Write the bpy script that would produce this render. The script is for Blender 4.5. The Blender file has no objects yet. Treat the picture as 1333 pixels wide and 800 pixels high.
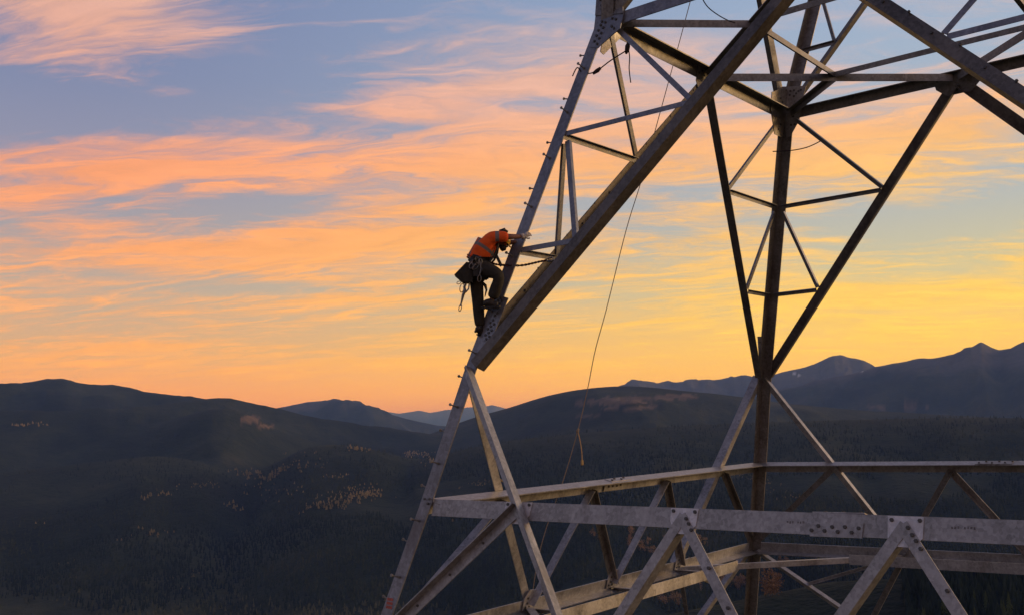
import bpy, bmesh, math, random
import numpy as np
from mathutils import Vector, Matrix, Euler

sc = bpy.context.scene
COL = sc.collection
rnd = random.Random(7)
R = math.radians

# ------------------------------------------------------------------ camera
cam_d = bpy.data.cameras.new("camera")
cam_d.sensor_width = 36.0
cam_d.lens = 35.654
cam_d.clip_start = 0.1
cam_d.clip_end = 150000
cam = bpy.data.objects.new("camera", cam_d)
COL.objects.link(cam)
CAM = Vector((4.458, -14.952, 15.090))
yaw, pitch, roll = -0.67365, 0.11380, -0.03696
f_ = Vector((math.sin(yaw)*math.cos(pitch), math.cos(yaw)*math.cos(pitch), math.sin(pitch)))
r0 = Vector((math.cos(yaw), -math.sin(yaw), 0))
u0 = r0.cross(f_)
r_ = r0*math.cos(roll) + u0*math.sin(roll)
u_ = -r0*math.sin(roll) + u0*math.cos(roll)
mw = Matrix((r_, u_, -f_)).transposed().to_4x4()
mw.translation = CAM
cam.matrix_world = mw
sc.camera = cam

# ------------------------------------------------------------------ colour helpers
def lin(c):
    c = c/255.0
    return c/12.92 if c <= 0.04045 else ((c+0.055)/1.055)**2.4
def srgb(r, g, b):
    return (lin(r), lin(g), lin(b), 1.0)

# ------------------------------------------------------------------ view settings
sc.view_settings.view_transform = 'Standard'
sc.view_settings.look = 'None'
sc.view_settings.exposure = 0.0
sc.view_settings.gamma = 1.0
sc.view_settings.use_curve_mapping = False
sc.render.engine = 'CYCLES'
sc.cycles.use_denoising = True
sc.cycles.max_bounces = 5
sc.cycles.volume_bounces = 0

# ------------------------------------------------------------------ world: dusk sky with lit cloud
SUN_AZ, SUN_EL = 38.0, 9.0
world = bpy.data.worlds.new("World")
sc.world = world
world.use_nodes = True
wt = world.node_tree
wt.nodes.clear()

class NT:
    """small helper to write node maths as expressions"""
    def __init__(self, tree): self.t = tree
    def n(self, typ, **kw):
        nd = self.t.nodes.new(typ)
        for k, v in kw.items(): setattr(nd, k, v)
        return nd
    def link(self, a, b): self.t.links.new(a, b)
    def put(self, sock, v):
        if isinstance(v, bpy.types.NodeSocket): self.link(v, sock)
        else: sock.default_value = v
    def m(self, op, a, b=None, c=None, clamp=False):
        nd = self.n('ShaderNodeMath', operation=op, use_clamp=clamp)
        self.put(nd.inputs[0], a)
        if b is not None: self.put(nd.inputs[1], b)
        if c is not None: self.put(nd.inputs[2], c)
        return nd.outputs[0]
    def maprange(self, v, a, b, c=0.0, d=1.0, smooth=True):
        nd = self.n('ShaderNodeMapRange', interpolation_type='SMOOTHSTEP' if smooth else 'LINEAR')
        nd.clamp = True
        self.put(nd.inputs[0], v)
        for i, x in enumerate((a, b, c, d)): nd.inputs[i+1].default_value = x
        return nd.outputs[0]
    def ramp(self, fac, stops, interp='LINEAR'):
        nd = self.n('ShaderNodeValToRGB')
        cr = nd.color_ramp
        cr.interpolation = interp
        while len(cr.elements) > 1: cr.elements.remove(cr.elements[-1])
        cr.elements[0].position = stops[0][0]; cr.elements[0].color = stops[0][1]
        for p, c in stops[1:]:
            e = cr.elements.new(p); e.color = c
        self.link(fac, nd.inputs[0])
        return nd.outputs[0]
    def mix(self, fac, a, b, mode='MIX'):
        nd = self.n('ShaderNodeMix', data_type='RGBA', blend_type=mode)
        self.put(nd.inputs[0], fac); self.put(nd.inputs[6], a); self.put(nd.inputs[7], b)
        return nd.outputs[2]
    def noise(self, vec, scale, detail=4, rough=0.55, dist=0.0, lac=2.0):
        nd = self.n('ShaderNodeTexNoise')
        nd.inputs['Scale'].default_value = scale
        nd.inputs['Detail'].default_value = detail
        nd.inputs['Roughness'].default_value = rough
        nd.inputs['Distortion'].default_value = dist
        nd.inputs['Lacunarity'].default_value = lac
        if vec is not None: self.link(vec, nd.inputs['Vector'])
        return nd.outputs[0]
    def xyz(self, x, y, z=0.0):
        nd = self.n('ShaderNodeCombineXYZ')
        for i, v in enumerate((x, y, z)): self.put(nd.inputs[i], v)
        return nd.outputs[0]

W = NT(wt)
tc = W.n('ShaderNodeTexCoord')
sep = W.n('ShaderNodeSeparateXYZ'); W.link(tc.outputs['Generated'], sep.inputs[0])
dx, dy, dz = sep.outputs[0], sep.outputs[1], sep.outputs[2]
el = W.m('MULTIPLY', W.m('ARCSINE', dz), 180/math.pi)            # degrees of elevation
az = W.m('MULTIPLY', W.m('ARCTAN2', dx, dy), 180/math.pi)         # degrees east of +y
hl = W.m('SQRT', W.m('ADD', W.m('MULTIPLY', dx, dx), W.m('MAXIMUM', W.m('MULTIPLY', dy, dy), 1e-6)))
sx, sy = math.sin(R(SUN_AZ)), math.cos(R(SUN_AZ))
cosaz = W.m('DIVIDE', W.m('ADD', W.m('MULTIPLY', dx, sx), W.m('MULTIPLY', dy, sy)), hl)
warm = W.maprange(cosaz, -0.23, 0.66)                              # 0 at the left of the view, 1 at the right
back = W.maprange(cosaz, -0.25, -0.75)
# cloud sheet coordinates: the direction projected on a flat layer above
den = W.m('ADD', W.m('MAXIMUM', dz, 0.0), 0.11)
ca, sa = math.cos(R(-47.0)), math.sin(R(-47.0))
along = W.m('DIVIDE', W.m('ADD', W.m('MULTIPLY', dx, ca), W.m('MULTIPLY', dy, -sa)), den)   # across the view
depth = W.m('DIVIDE', W.m('ADD', W.m('MULTIPLY', dx, sa), W.m('MULTIPLY', dy, ca)), den)    # away
depth = W.m('ADD', depth, W.m('MULTIPLY', along, 0.20))
v1 = W.xyz(W.m('MULTIPLY', along, 0.60), W.m('MULTIPLY', depth, 1.20), 3.7)
warp = W.noise(v1, 2.1, 4, 0.55)
wv = W.m('MULTIPLY', W.m('SUBTRACT', warp, 0.5), 1.5)
warp2 = W.noise(W.xyz(W.m('MULTIPLY', along, 1.9), W.m('MULTIPLY', depth, 2.6), 9.1), 2.0, 3, 0.6)
wv2 = W.m('MULTIPLY', W.m('SUBTRACT', warp2, 0.5), 0.7)
v2 = W.xyz(W.m('ADD', W.m('MULTIPLY', along, 1.15), wv), W.m('ADD', W.m('MULTIPLY', depth, 2.7), wv), 8.3)
n_big = W.noise(v1, 1.15, 4, 0.55, 0.4)
n_mid = W.noise(v2, 1.5, 6, 0.58, 0.4)
# two sets of fibres that cross at a slight angle, each bent by the warps
dA = W.m('ADD', depth, W.m('MULTIPLY', along, 0.30))
dB = W.m('ADD', depth, W.m('MULTIPLY', along, -0.16))
v3 = W.xyz(W.m('ADD', W.m('MULTIPLY', along, 1.5), wv), W.m('ADD', W.m('MULTIPLY', dA, 6.2), W.m('ADD', W.m('MULTIPLY', wv, 2.2), wv2)), 1.3)
v4 = W.xyz(W.m('ADD', W.m('MULTIPLY', along, 2.2), wv2), W.m('ADD', W.m('MULTIPLY', dB, 7.5), W.m('ADD', W.m('MULTIPLY', wv, 3.0), wv2)), 5.9)
n_f1 = W.noise(v3, 1.6, 7, 0.64, 0.5)
n_f2 = W.noise(v4, 1.5, 7, 0.64, 0.5)
sel = W.maprange(warp, 0.38, 0.62)
n_fine = W.m('ADD', W.m('MULTIPLY', n_f1, W.m('SUBTRACT', 1.0, sel)), W.m('MULTIPLY', n_f2, sel))
cov = W.m('ADD', W.m('MULTIPLY', n_big, 0.55), W.m('ADD', W.m('MULTIPLY', n_mid, 1.15), W.m('MULTIPLY', n_fine, 0.95)))
cov = W.m('SUBTRACT', cov, 1.318)
# banks and gaps of this particular evening (azimuth, elevation, half widths, tilt, amount)
def blob(a0, e0, wa, we, tilt, amp):
    da = W.m('SUBTRACT', az, a0)
    de = W.m('SUBTRACT', W.m('SUBTRACT', el, e0), W.m('MULTIPLY', da, tilt))
    q = W.m('ADD', W.m('POWER', W.m('ABSOLUTE', W.m('DIVIDE', da, wa)), 2.0), W.m('POWER', W.m('ABSOLUTE', W.m('DIVIDE', de, we)), 2.0))
    return W.m('MULTIPLY', W.m('EXPONENT', W.m('MULTIPLY', q, -1.0)), amp)
BLOBS = [(-61.5, 21.8, 7, 2.2, -0.05, 0.34), (-48.0, 21.8, 8, 2.2, 0.0, -0.24), (-40.0, 21.6, 6, 1.6, 0.1, 0.06), (-63.0, 16.9, 7, 1.3, 0.0, -0.30),
         (-53.0, 18.2, 7, 1.6, -0.1, -0.16), (-61.0, 14.2, 8, 1.7, 0.06, 0.26), (-38.0, 15.3, 10, 2.3, 0.06, 0.30),
         (-40.0, 18.7, 9, 0.9, 0.14, 0.28), (-45.0, 16.6, 6, 0.6, 0.05, -0.14), (-54.0, 12.2, 6, 0.8, 0.05, -0.24), (-61.0, 11.5, 5, 1.0, 0.0, -0.10),
         (-49.0, 9.9, 13, 1.4, 0.10, 0.20), (-59.0, 8.2, 6, 0.6, 0.02, -0.24), (-44.0, 7.4, 9, 0.7, 0.08, 0.16), (-58.0, 5.6, 5, 0.6, 0.0, -0.22),
         (-46.0, 5.8, 9, 0.8, 0.03, -0.10), (-14.0, 9.6, 8, 1.2, 0.05, -0.34), (-16.0, 13.9, 9, 1.8, 0.06, 0.32),
         (-13.0, 18.5, 8, 1.8, 0.0, -0.22), (-27.0, 19.8, 7, 1.4, 0.1, 0.06), (-20.0, 20.5, 7, 1.4, 0.1, -0.08), (-18.0, 6.2, 10, 1.1, 0.05, 0.22), (-14.0, 7.4, 4, 0.6, 0.05, -0.22)]
acc = cov
for b in BLOBS: acc = W.m('ADD', acc, blob(*b))
mask = W.maprange(acc, -0.22, 0.30)
# below a few degrees the layers run together
lowveil = W.maprange(el, 0.5, 3.5, 0.5, 0.0)
mask = W.m('MAXIMUM', mask, W.m('MULTIPLY', lowveil, 0.9))
E_ = lambda e: (e+5)/95.0
elf = W.m('DIVIDE', W.m('ADD', el, 5.0), 95.0, clamp=True)
clearL = W.ramp(elf, [(E_(-5), srgb(60, 50, 50)), (E_(-1), srgb(238, 146, 84)), (E_(2), srgb(242, 160, 94)), (E_(4.5), srgb(216, 166, 122)), (E_(7.5), srgb(186, 166, 152)),
                      (E_(11), srgb(164, 156, 164)), (E_(15), srgb(142, 143, 170)), (E_(19), srgb(124, 134, 170)), (E_(25), srgb(112, 126, 168)), (E_(45), srgb(78, 92, 134)), (E_(90), srgb(52, 64, 100))])
clearR = W.ramp(elf, [(E_(-5), srgb(60, 50, 50)), (E_(-1), srgb(255, 192, 74)), (E_(2), srgb(255, 202, 80)), (E_(4.5), srgb(240, 196, 106)), (E_(7.5), srgb(202, 192, 156)),
                      (E_(11), srgb(178, 182, 184)), (E_(15), srgb(166, 176, 192)), (E_(19), srgb(158, 175, 200)), (E_(25), srgb(146, 168, 202)), (E_(45), srgb(84, 102, 146)), (E_(90), srgb(52, 64, 100))])
cloudL = W.ramp(elf, [(E_(-5), srgb(60, 50, 50)), (E_(0), srgb(252, 156, 78)), (E_(4), srgb(255, 174, 94)), (E_(8), srgb(255, 173, 106)), (E_(12), srgb(255, 165, 110)), (E_(15), srgb(253, 164, 118)),
                      (E_(18), srgb(232, 168, 146)), (E_(23), srgb(224, 172, 156)), (E_(40), srgb(160, 132, 136)), (E_(90), srgb(96, 92, 112))])
cloudR = W.ramp(elf, [(E_(-5), srgb(60, 50, 50)), (E_(0), srgb(255, 190, 70)), (E_(4), srgb(255, 212, 84)), (E_(8), srgb(255, 204, 100)), (E_(12), srgb(255, 198, 108)), (E_(15), srgb(254, 190, 128)),
                      (E_(18), srgb(236, 188, 166)), (E_(23), srgb(216, 190, 186)), (E_(40), srgb(164, 142, 140)), (E_(90), srgb(96, 92, 112))])
backc = W.ramp(elf, [(E_(-5), srgb(58, 55, 58)), (E_(1), srgb(126, 114, 124)), (E_(8), srgb(158, 140, 146)), (E_(18), srgb(140, 138, 158)), (E_(45), srgb(84, 94, 130)), (E_(90), srgb(52, 64, 100))])
clear = W.mix(warm, clearL, clearR)
cloud = W.mix(warm, cloudL, cloudR)
# fine light and shade inside the cloud sheet
shade = W.maprange(n_fine, 0.35, 0.70, 0.90, 1.04)
cloud = W.mix(1.0, cloud, W.xyz(shade, shade, shade), 'MULTIPLY')
front = W.mix(mask, clear, cloud)
skyc = W.mix(back, front, backc)
# afterglow round the place where the sun went down
glow = W.m('MULTIPLY', W.maprange(cosaz, 0.80, 1.0), W.maprange(el, 28.0, 2.0))
bg = W.n('ShaderNodeBackground'); W.link(skyc, bg.inputs[0])
W.link(W.m('MULTIPLY', W.m('ADD', 1.0, W.m('MULTIPLY', glow, 1.6)), W.maprange(el, 12.0, 0.5, 1.05, 1.17)), bg.inputs[1])
nish = W.n('ShaderNodeTexSky', sky_type='NISHITA', sun_disc=False, sun_elevation=R(1.0), sun_rotation=R(SUN_AZ), altitude=1200)
bg2 = W.n('ShaderNodeBackground'); W.link(nish.outputs[0], bg2.inputs[0]); bg2.inputs[1].default_value = 0.02
add = W.n('ShaderNodeAddShader'); W.link(bg.outputs[0], add.inputs[0]); W.link(bg2.outputs[0], add.inputs[1])
wo = W.n('ShaderNodeOutputWorld'); W.link(add.outputs[0], wo.inputs[0])

# ------------------------------------------------------------------ sun: the warm glow low on the right, very soft
sun_d = bpy.data.lights.new("sun", 'SUN')
sun_d.energy = 1.25
sun_d.angle = R(14)
sun_d.color = (1.0, 0.65, 0.36)
sun = bpy.data.objects.new("sun", sun_d)
COL.objects.link(sun)
sd = Vector((math.sin(R(SUN_AZ))*math.cos(R(SUN_EL)), math.cos(R(SUN_AZ))*math.cos(R(SUN_EL)), math.sin(R(SUN_EL))))
sun.rotation_euler = sd.to_track_quat('Z', 'Y').to_euler()
sun.location = (30, 30, 60)

# ------------------------------------------------------------------ material helpers
def new_mat(name):
    m = bpy.data.materials.new(name); m.use_nodes = True
    t = m.node_tree; t.nodes.clear()
    N = NT(t)
    out = N.n('ShaderNodeOutputMaterial'); bs = N.n('ShaderNodeBsdfPrincipled')
    N.link(bs.outputs[0], out.inputs[0])
    return m, N, bs, out

def steel(name, base, dark, rough=0.5, metal=0.35, rust=0.0, scale=1.0):
    m, N, bs, out = new_mat(name)
    tc = N.n('ShaderNodeTexCoord'); ob = tc.outputs['Object']
    mp = N.n('ShaderNodeMapping'); mp.inputs['Scale'].default_value = (1, 1, 0.35); N.link(ob, mp.inputs[0])
    n1 = N.noise(mp.outputs[0], 2.2*scale, 6, 0.65, 0.3)
    n2 = N.noise(ob, 38*scale, 3, 0.6)
    vo = N.n('ShaderNodeTexVoronoi'); vo.inputs['Scale'].default_value = 26*scale; N.link(ob, vo.inputs['Vector'])
    sp = N.m('MULTIPLY', N.m('ADD', vo.outputs['Color'], n2), 0.5)
    f = N.m('ADD', N.m('MULTIPLY', n1, 0.65), N.m('MULTIPLY', sp, 0.35))
    c = N.ramp(f, [(0.33, dark), (0.44, tuple((a*0.45+b*0.55) for a, b in zip(base, dark))), (0.56, base), (0.70, tuple(min(1, a*1.30) for a in base[:3])+(1,))])
    n3 = N.noise(mp.outputs[0], 0.9*scale, 5, 0.7)
    st = N.maprange(n3, 0.56, 0.72, 0.0, 0.70)
    c = N.mix(st, c, tuple(0.5*a+0.5*b for a, b in zip(dark, (0.11, 0.075, 0.05, 1))))
    n4 = N.noise(mp.outputs[0], 7.0*scale, 4, 0.7)
    c = N.mix(N.maprange(n4, 0.58, 0.70, 0.0, 0.35), c, tuple(min(1, a*1.7) for a in base[:3])+(1,))
    N.link(c, bs.inputs['Base Color'])
    bs.inputs['Metallic'].default_value = metal
    N.link(N.maprange(n1, 0.3, 0.7, rough-0.1, rough+0.14, False), bs.inputs['Roughness'])
    bmp = N.n('ShaderNodeBump'); bmp.inputs['Strength'].default_value = 0.12; bmp.inputs['Distance'].default_value = 0.004
    N.link(n2, bmp.inputs['Height']); N.link(bmp.outputs[0], bs.inputs['Normal'])
    return m
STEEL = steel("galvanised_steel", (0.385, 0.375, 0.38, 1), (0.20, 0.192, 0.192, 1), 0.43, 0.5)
STEEL2 = steel("darker_steel", (0.255, 0.24, 0.23, 1), (0.125, 0.112, 0.105, 1), 0.46, 0.45)  # darker copy of the steel; on upper plan braces stands in for shade
BROWN = steel("dark_brown_steel", (0.165, 0.148, 0.136, 1), (0.072, 0.062, 0.055, 1), 0.46, 0.4)  # darker brown tone for main braces and one plan brace
LEGM = steel("blue_grey_galvanised_steel", (0.26, 0.265, 0.295, 1), (0.14, 0.14, 0.155, 1), 0.42, 0.5)
PLATE = steel("bright_zinc_plate", (0.66, 0.66, 0.69, 1), (0.44, 0.44, 0.46, 1), 0.42, 0.2)
BOLT = steel("bolt_steel", (0.10, 0.095, 0.09, 1), (0.05, 0.05, 0.05, 1), 0.5, 0.4)
PEG = steel("step_bolt_steel", (0.30, 0.28, 0.26, 1), (0.14, 0.13, 0.12, 1), 0.5, 0.4)

def plain(name, col, rough=0.8, scale=30, var=0.25, metal=0.0, bump=0.0, sheen=0.0):
    m, N, bs, out = new_mat(name)
    tc = N.n('ShaderNodeTexCoord')
    n = N.noise(tc.outputs['Object'], scale, 4, 0.6)
    lo = tuple(c*(1-var) for c in col[:3])+(1,); hi = tuple(min(1, c*(1+var)) for c in col[:3])+(1,)
    N.link(N.ramp(n, [(0.3, lo), (0.7, hi)]), bs.inputs['Base Color'])
    bs.inputs['Roughness'].default_value = rough; bs.inputs['Metallic'].default_value = metal
    if bump:
        b = N.n('ShaderNodeBump'); b.inputs['Strength'].default_value = bump; b.inputs['Distance'].default_value = 0.01
        N.link(n, b.inputs['Height']); N.link(b.outputs[0], bs.inputs['Normal'])
    return m

# ------------------------------------------------------------------ object helpers
def mesh_obj(name, verts, faces, mat, parent=None, smooth=False):
    me = bpy.data.meshes.new(name)
    me.from_pydata([tuple(v) for v in verts], [], faces)
    me.update()
    if mat: me.materials.append(mat)
    if smooth:
        for p in me.polygons: p.use_smooth = True
    o = bpy.data.objects.new(name, me); COL.objects.link(o)
    if parent: o.parent = parent
    return o
def tag(o, label=None, cat=None, group=None, kind=None):
    if label: o['label'] = label
    if cat: o['category'] = cat
    if group: o['group'] = group
    if kind: o['kind'] = kind
    return o
def empty(name, loc=(0, 0, 0)):
    o = bpy.data.objects.new(name, None); COL.objects.link(o); o.location = loc
    o.empty_display_size = 0.3
    return o
class MB:
    def __init__(s): s.v = []; s.f = []
    def add(s, v, f):
        b = len(s.v); s.v += [Vector(x) for x in v]; s.f += [tuple(i+b for i in q) for q in f]
    def tube(s, pts, rad, seg=8, cap=True):
        pts = [Vector(p) for p in pts]; n = len(pts)
        rads = rad if isinstance(rad, (list, tuple)) else [rad]*n
        t0 = (pts[1]-pts[0]).normalized()
        a = t0.orthogonal().normalized(); rings = []
        v = []
        for i, p in enumerate(pts):
            t = (pts[min(i+1, n-1)]-pts[max(i-1, 0)]).normalized()
            a = (a - t*a.dot(t)).normalized(); b = t.cross(a)
            for k in range(seg):
                an = 2*math.pi*k/seg
                v.append(p + (a*math.cos(an)+b*math.sin(an))*rads[i])
        f = []
        for i in range(n-1):
            for k in range(seg):
                k2 = (k+1) % seg
                f.append((i*seg+k, i*seg+k2, (i+1)*seg+k2, (i+1)*seg+k))
        if cap:
            f.append(tuple(range(seg))[::-1]); f.append(tuple((n-1)*seg+k for k in range(seg)))
        s.add(v, f)
    def box(s, c, ax, h):
        c = Vector(c); A = [Vector(a).normalized()*hh for a, hh in zip(ax, h)]
        v = [c+A[0]*i+A[1]*j+A[2]*k for i in (-1, 1) for j in (-1, 1) for k in (-1, 1)]
        s.add(v, [(0, 1, 3, 2), (4, 6, 7, 5), (0, 4, 5, 1), (2, 3, 7, 6), (0, 2, 6, 4), (1, 5, 7, 3)])
    def prism(s, poly, h0, h1):
        """poly: list of Vectors (already in 3D), extruded from offset vector h0 to h1"""
        n = len(poly)
        v = [p+h0 for p in poly]+[p+h1 for p in poly]
        f = [tuple(range(n))[::-1], tuple(range(n, 2*n))]+[(i, (i+1) % n, n+(i+1) % n, n+i) for i in range(n)]
        s.add(v, f)
    def build(s, name, mat, parent=None, smooth=False):
        o = mesh_obj(name, s.v, s.f, mat, parent, smooth)
        bm = bmesh.new(); bm.from_mesh(o.data); bmesh.ops.recalc_face_normals(bm, faces=bm.faces); bm.to_mesh(o.data); bm.free()
        return o

# ------------------------------------------------------------------ land
R1=[(-73.47,2.75),(-68.85,2.88),(-65.50,3.02),(-64.10,3.12),(-63.39,3.22),(-62.49,3.21),(-61.64,2.96),(-60.08,2.81),(-58.18,2.36),(-56.23,1.98),(-54.24,1.68),(-52.63,1.29),(-50.17,0.58),(-48.09,0.13),(-45.14,-0.28),(-41.73,-0.92)]
R1b=[(-73.43,1.58),(-65.47,1.60),(-61.92,1.42),(-58.17,1.67),(-56.23,1.94),(-55.24,2.08),(-54.24,2.09),(-53.03,1.77),(-51.40,1.30),(-49.34,0.68),(-46.82,0.16),(-43.43,-0.39),(-39.58,-1.00)]
R2=[(-56.23,0.87),(-53.03,1.18),(-51.40,1.42),(-50.15,1.63),(-48.69,1.67),(-47.22,1.33),(-45.96,0.86),(-44.27,0.37),(-42.99,0.07),(-40.85,-0.18),(-37.41,-0.44)]
R3=[(-47.66,0.66),(-45.96,0.81),(-45.66,0.89),(-45.11,0.78),(-44.04,0.92),(-43.40,0.77),(-42.54,0.91),(-41.67,0.96),(-40.81,1.02),(-39.94,1.11),(-39.30,0.88),(-38.23,0.62),(-28.84,0.27)]
R4=[(-46.00,-0.97),(-44.30,-0.69),(-42.57,-0.12),(-41.70,0.23),(-39.96,0.68),(-38.56,1.02),(-37.77,1.29),(-36.46,1.59),(-34.73,1.82),(-33.00,1.88),(-31.72,1.79),(-30.46,1.61),(-28.78,1.37),(-27.12,1.17),(-24.68,0.69),(-20.73,0.12),(-12.20,-0.71),(-0.96,-1.09)]
R5=[(-37.36,0.85),(-34.74,1.52),(-32.79,1.87),(-30.85,2.18),(-29.17,2.02),(-27.90,2.14),(-26.65,2.17),(-25.82,2.21),(-24.59,2.07),(-23.36,2.35),(-22.15,2.45),(-21.33,2.78),(-20.72,2.96),(-20.07,2.80),(-19.58,2.56),(-19.02,2.25),(-16.79,1.65),(-9.77,1.09)]
R6=[(-29.68,0.34),(-27.14,0.88),(-24.65,1.19),(-22.21,1.54),(-20.61,1.80),(-19.02,2.21),(-17.49,2.37),(-16.35,2.54),(-15.60,2.66),(-14.86,2.77),(-14.40,2.98),(-13.84,3.22),(-13.40,2.92),(-13.06,2.78),(-12.52,2.90),(-11.88,3.05),(-9.59,3.16),(-3.44,2.16),(6.51,0.96)]
R7=[(-44.33,-1.88),(-41.75,-1.34),(-40.02,-1.03),(-34.84,-0.62),(-28.88,-0.45),(-24.75,-0.43),(-20.77,-0.45),(-16.95,-0.51),(-12.19,-0.64),(-0.94,-0.92)]
R8=[(-42.07,-11.78),(-33.63,-11.07),(-29.45,-10.54),(-25.95,-9.80),(-23.34,-9.28),(-21.37,-8.88),(-17.58,-8.56),(-12.84,-8.26),(-1.61,-7.58)]
R9=[(-73.40,0.66),(-65.46,0.67),(-61.91,0.63),(-58.93,0.36),(-56.62,1.05),(-55.24,1.42),(-54.04,1.42),(-52.43,0.58),(-51.00,-0.18),(-48.94,-0.85)]
R10=[(-52.65,-2.02),(-51.63,-1.45),(-50.60,-0.91),(-49.36,-0.71),(-47.27,-0.92),(-45.17,-1.51),(-43.05,-2.14),(-40.08,-2.98)]
R11=[(-58.89,-7.50),(-55.85,-6.27),(-53.08,-5.26),(-50.24,-4.44),(-47.33,-4.14),(-44.39,-4.23),(-41.85,-4.84),(-38.49,-6.29),(-35.17,-8.04)]
R12=[(-71.84,-1.60),(-65.41,-1.54),(-61.16,-1.21),(-58.17,-0.96),(-55.84,-1.38),(-53.46,-2.39),(-51.05,-3.66)]
# profile, crest distance, slope on the near side, slope on the far side, rounding, crest roughness
RIDGES=[(R1,5900,.22,.20,110,40),(R1b,4900,.24,.16,100,30),(R2,11500,.16,.2,420,16),(R3,34000,.22,.22,300,24),(R4,5300,.19,.14,380,6),
        (R5,13500,.24,.24,90,150),(R6,9800,.24,.24,90,90),(R7,3300,.15,.12,260,5),(R8,760,.22,.30,70,3),(R9,4350,.22,.20,130,5),(R10,3300,.20,.14,120,5),(R11,2450,.17,.16,160,5),(R12,3300,.18,.14,140,5)]
def hash2(ix, iy, seed):
    h = (ix.astype(np.int64)*374761393 + iy.astype(np.int64)*668265263 + seed*974711) & 0x7fffffff
    h = ((h ^ (h >> 13))*1274126177) & 0x7fffffff
    return ((h ^ (h >> 16)) & 0xffff)/65535.0
def vnoise(x, y, seed=0):
    ix = np.floor(x); iy = np.floor(y); fx = x-ix; fy = y-iy
    fx = fx*fx*fx*(fx*(fx*6-15)+10); fy = fy*fy*fy*(fy*(fy*6-15)+10)
    a = hash2(ix, iy, seed); b = hash2(ix+1, iy, seed); c = hash2(ix, iy+1, seed); d = hash2(ix+1, iy+1, seed)
    return (a*(1-fx)+b*fx)*(1-fy)+(c*(1-fx)+d*fx)*fy
def fbm(x, y, seed=0, octv=5, gain=0.5):
    s = 0; a = 1; t = 0
    for i in range(octv):
        s = s+a*(vnoise(x, y, seed+i*17)-0.5); t += a; a *= gain; x = x*2.03+11.3; y = y*2.03-5.7
    return s/t*2
def base_z(r):
    return np.interp(r, [0, 14, 40, 120, 300, 800, 1300, 1900, 2600, 4000, 9000, 20000, 60000],
                     [0, 0, -8, -34, -92, -236, -318, -345, -318, -205, -150, -300, -480])
def land(x, y):
    x = np.asarray(x, float); y = np.asarray(y, float)
    xx = x-CAM.x; yy = y-CAM.y
    r = np.hypot(xx, yy)+1e-6; a = np.degrees(np.arctan2(xx, yy))
    rt = np.hypot(x, y)
    z = base_z(rt)
    big = fbm(x/2600, y/2600, 3, 5)
    z = z + big*np.clip((r-900)/2500, 0, 1)*62
    med = fbm(x/620, y/620, 9, 5)
    z = z + med*np.clip((r-300)/1500, 0, 1)*34
    for i, (P, r0, sn, sf, rnd_, rough) in enumerate(RIDGES):
        pa = np.array([p[0] for p in P]); pe = np.array([p[1] for p in P])
        wd = 0.035 if r0 > 8000 else (0.07 if i < 4 else 0.7)
        e = sum(np.interp(a+wd*q, pa, pe)*wq for q, wq in ((-1.5, .1), (-.75, .25), (0, .3), (.75, .25), (1.5, .1)))
        out = np.maximum(np.maximum(pa[0]-a, a-pa[-1]), 0)
        h = CAM.z + r0*np.tan(np.radians(e)) - out*r0*0.012
        rr = r0*(1+0.07*fbm(a/9.0, a*0+i*3.1, 40+i, 3))
        d = r-rr
        gul = fbm(a*r0/57.3/420.0, d/900.0+i*7, 60+i, 5, 0.55)
        drop = np.where(d < 0, -d*sn, d*sf)
        soft = np.sqrt(drop**2+(rnd_*0.16)**2)-rnd_*0.16
        hz = h - soft + gul*np.clip(soft/60, 0, 1)*r0*(0.005 if r0 > 20000 else 0.012 if r0 > 8000 else 0.011) + rough*fbm(a*r0/57.3/(420.0 if r0 > 8000 else 150.0), d/(420.0 if r0 > 8000 else 150.0), 80+i, 4)*0.35
        k = 4+r0*0.0012
        m = np.maximum(z, hz)
        z = m + k*np.log(np.exp(np.clip((z-m)/k, -40, 0))+np.exp(np.clip((hz-m)/k, -40, 0))) - k*0.0
    return z
def smooth01(x): x = np.clip(x, 0, 1); return x*x*(3-2*x)

azs = np.concatenate([np.arange(-180, -80, 4.0), np.arange(-80, -70, 0.5), np.arange(-70, -6, 0.085), np.arange(-6, 10, 0.5), np.arange(10, 180, 4.0)])
rs = np.concatenate([np.linspace(0, 30, 8)[:-1], np.geomspace(30, 60000, 430)])
NA, NR = len(azs), len(rs)
AZ, RR = np.meshgrid(np.radians(azs), rs, indexing='ij')
X = CAM.x+RR*np.sin(AZ); Y = CAM.y+RR*np.cos(AZ)
Zt = land(X, Y)
co = np.stack([X, Y, Zt], -1).reshape(-1, 3)
ii, jj = np.meshgrid(np.arange(NA), np.arange(NR-1), indexing='ij')
i2 = (ii+1) % NA
quads = np.stack([ii*NR+jj, ii*NR+jj+1, i2*NR+jj+1, i2*NR+jj], -1).reshape(-1, 4)
tme = bpy.data.meshes.new("terrain")
tme.vertices.add(len(co)); tme.vertices.foreach_set("co", co.ravel())
tme.loops.add(quads.size); tme.loops.foreach_set("vertex_index", quads.ravel().astype(np.int32))
tme.polygons.add(len(quads)); tme.polygons.foreach_set("loop_start", np.arange(0, quads.size, 4, dtype=np.int32))
tme.polygons.foreach_set("use_smooth", np.ones(len(quads), dtype=bool))
tme.update(calc_edges=True)
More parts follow.
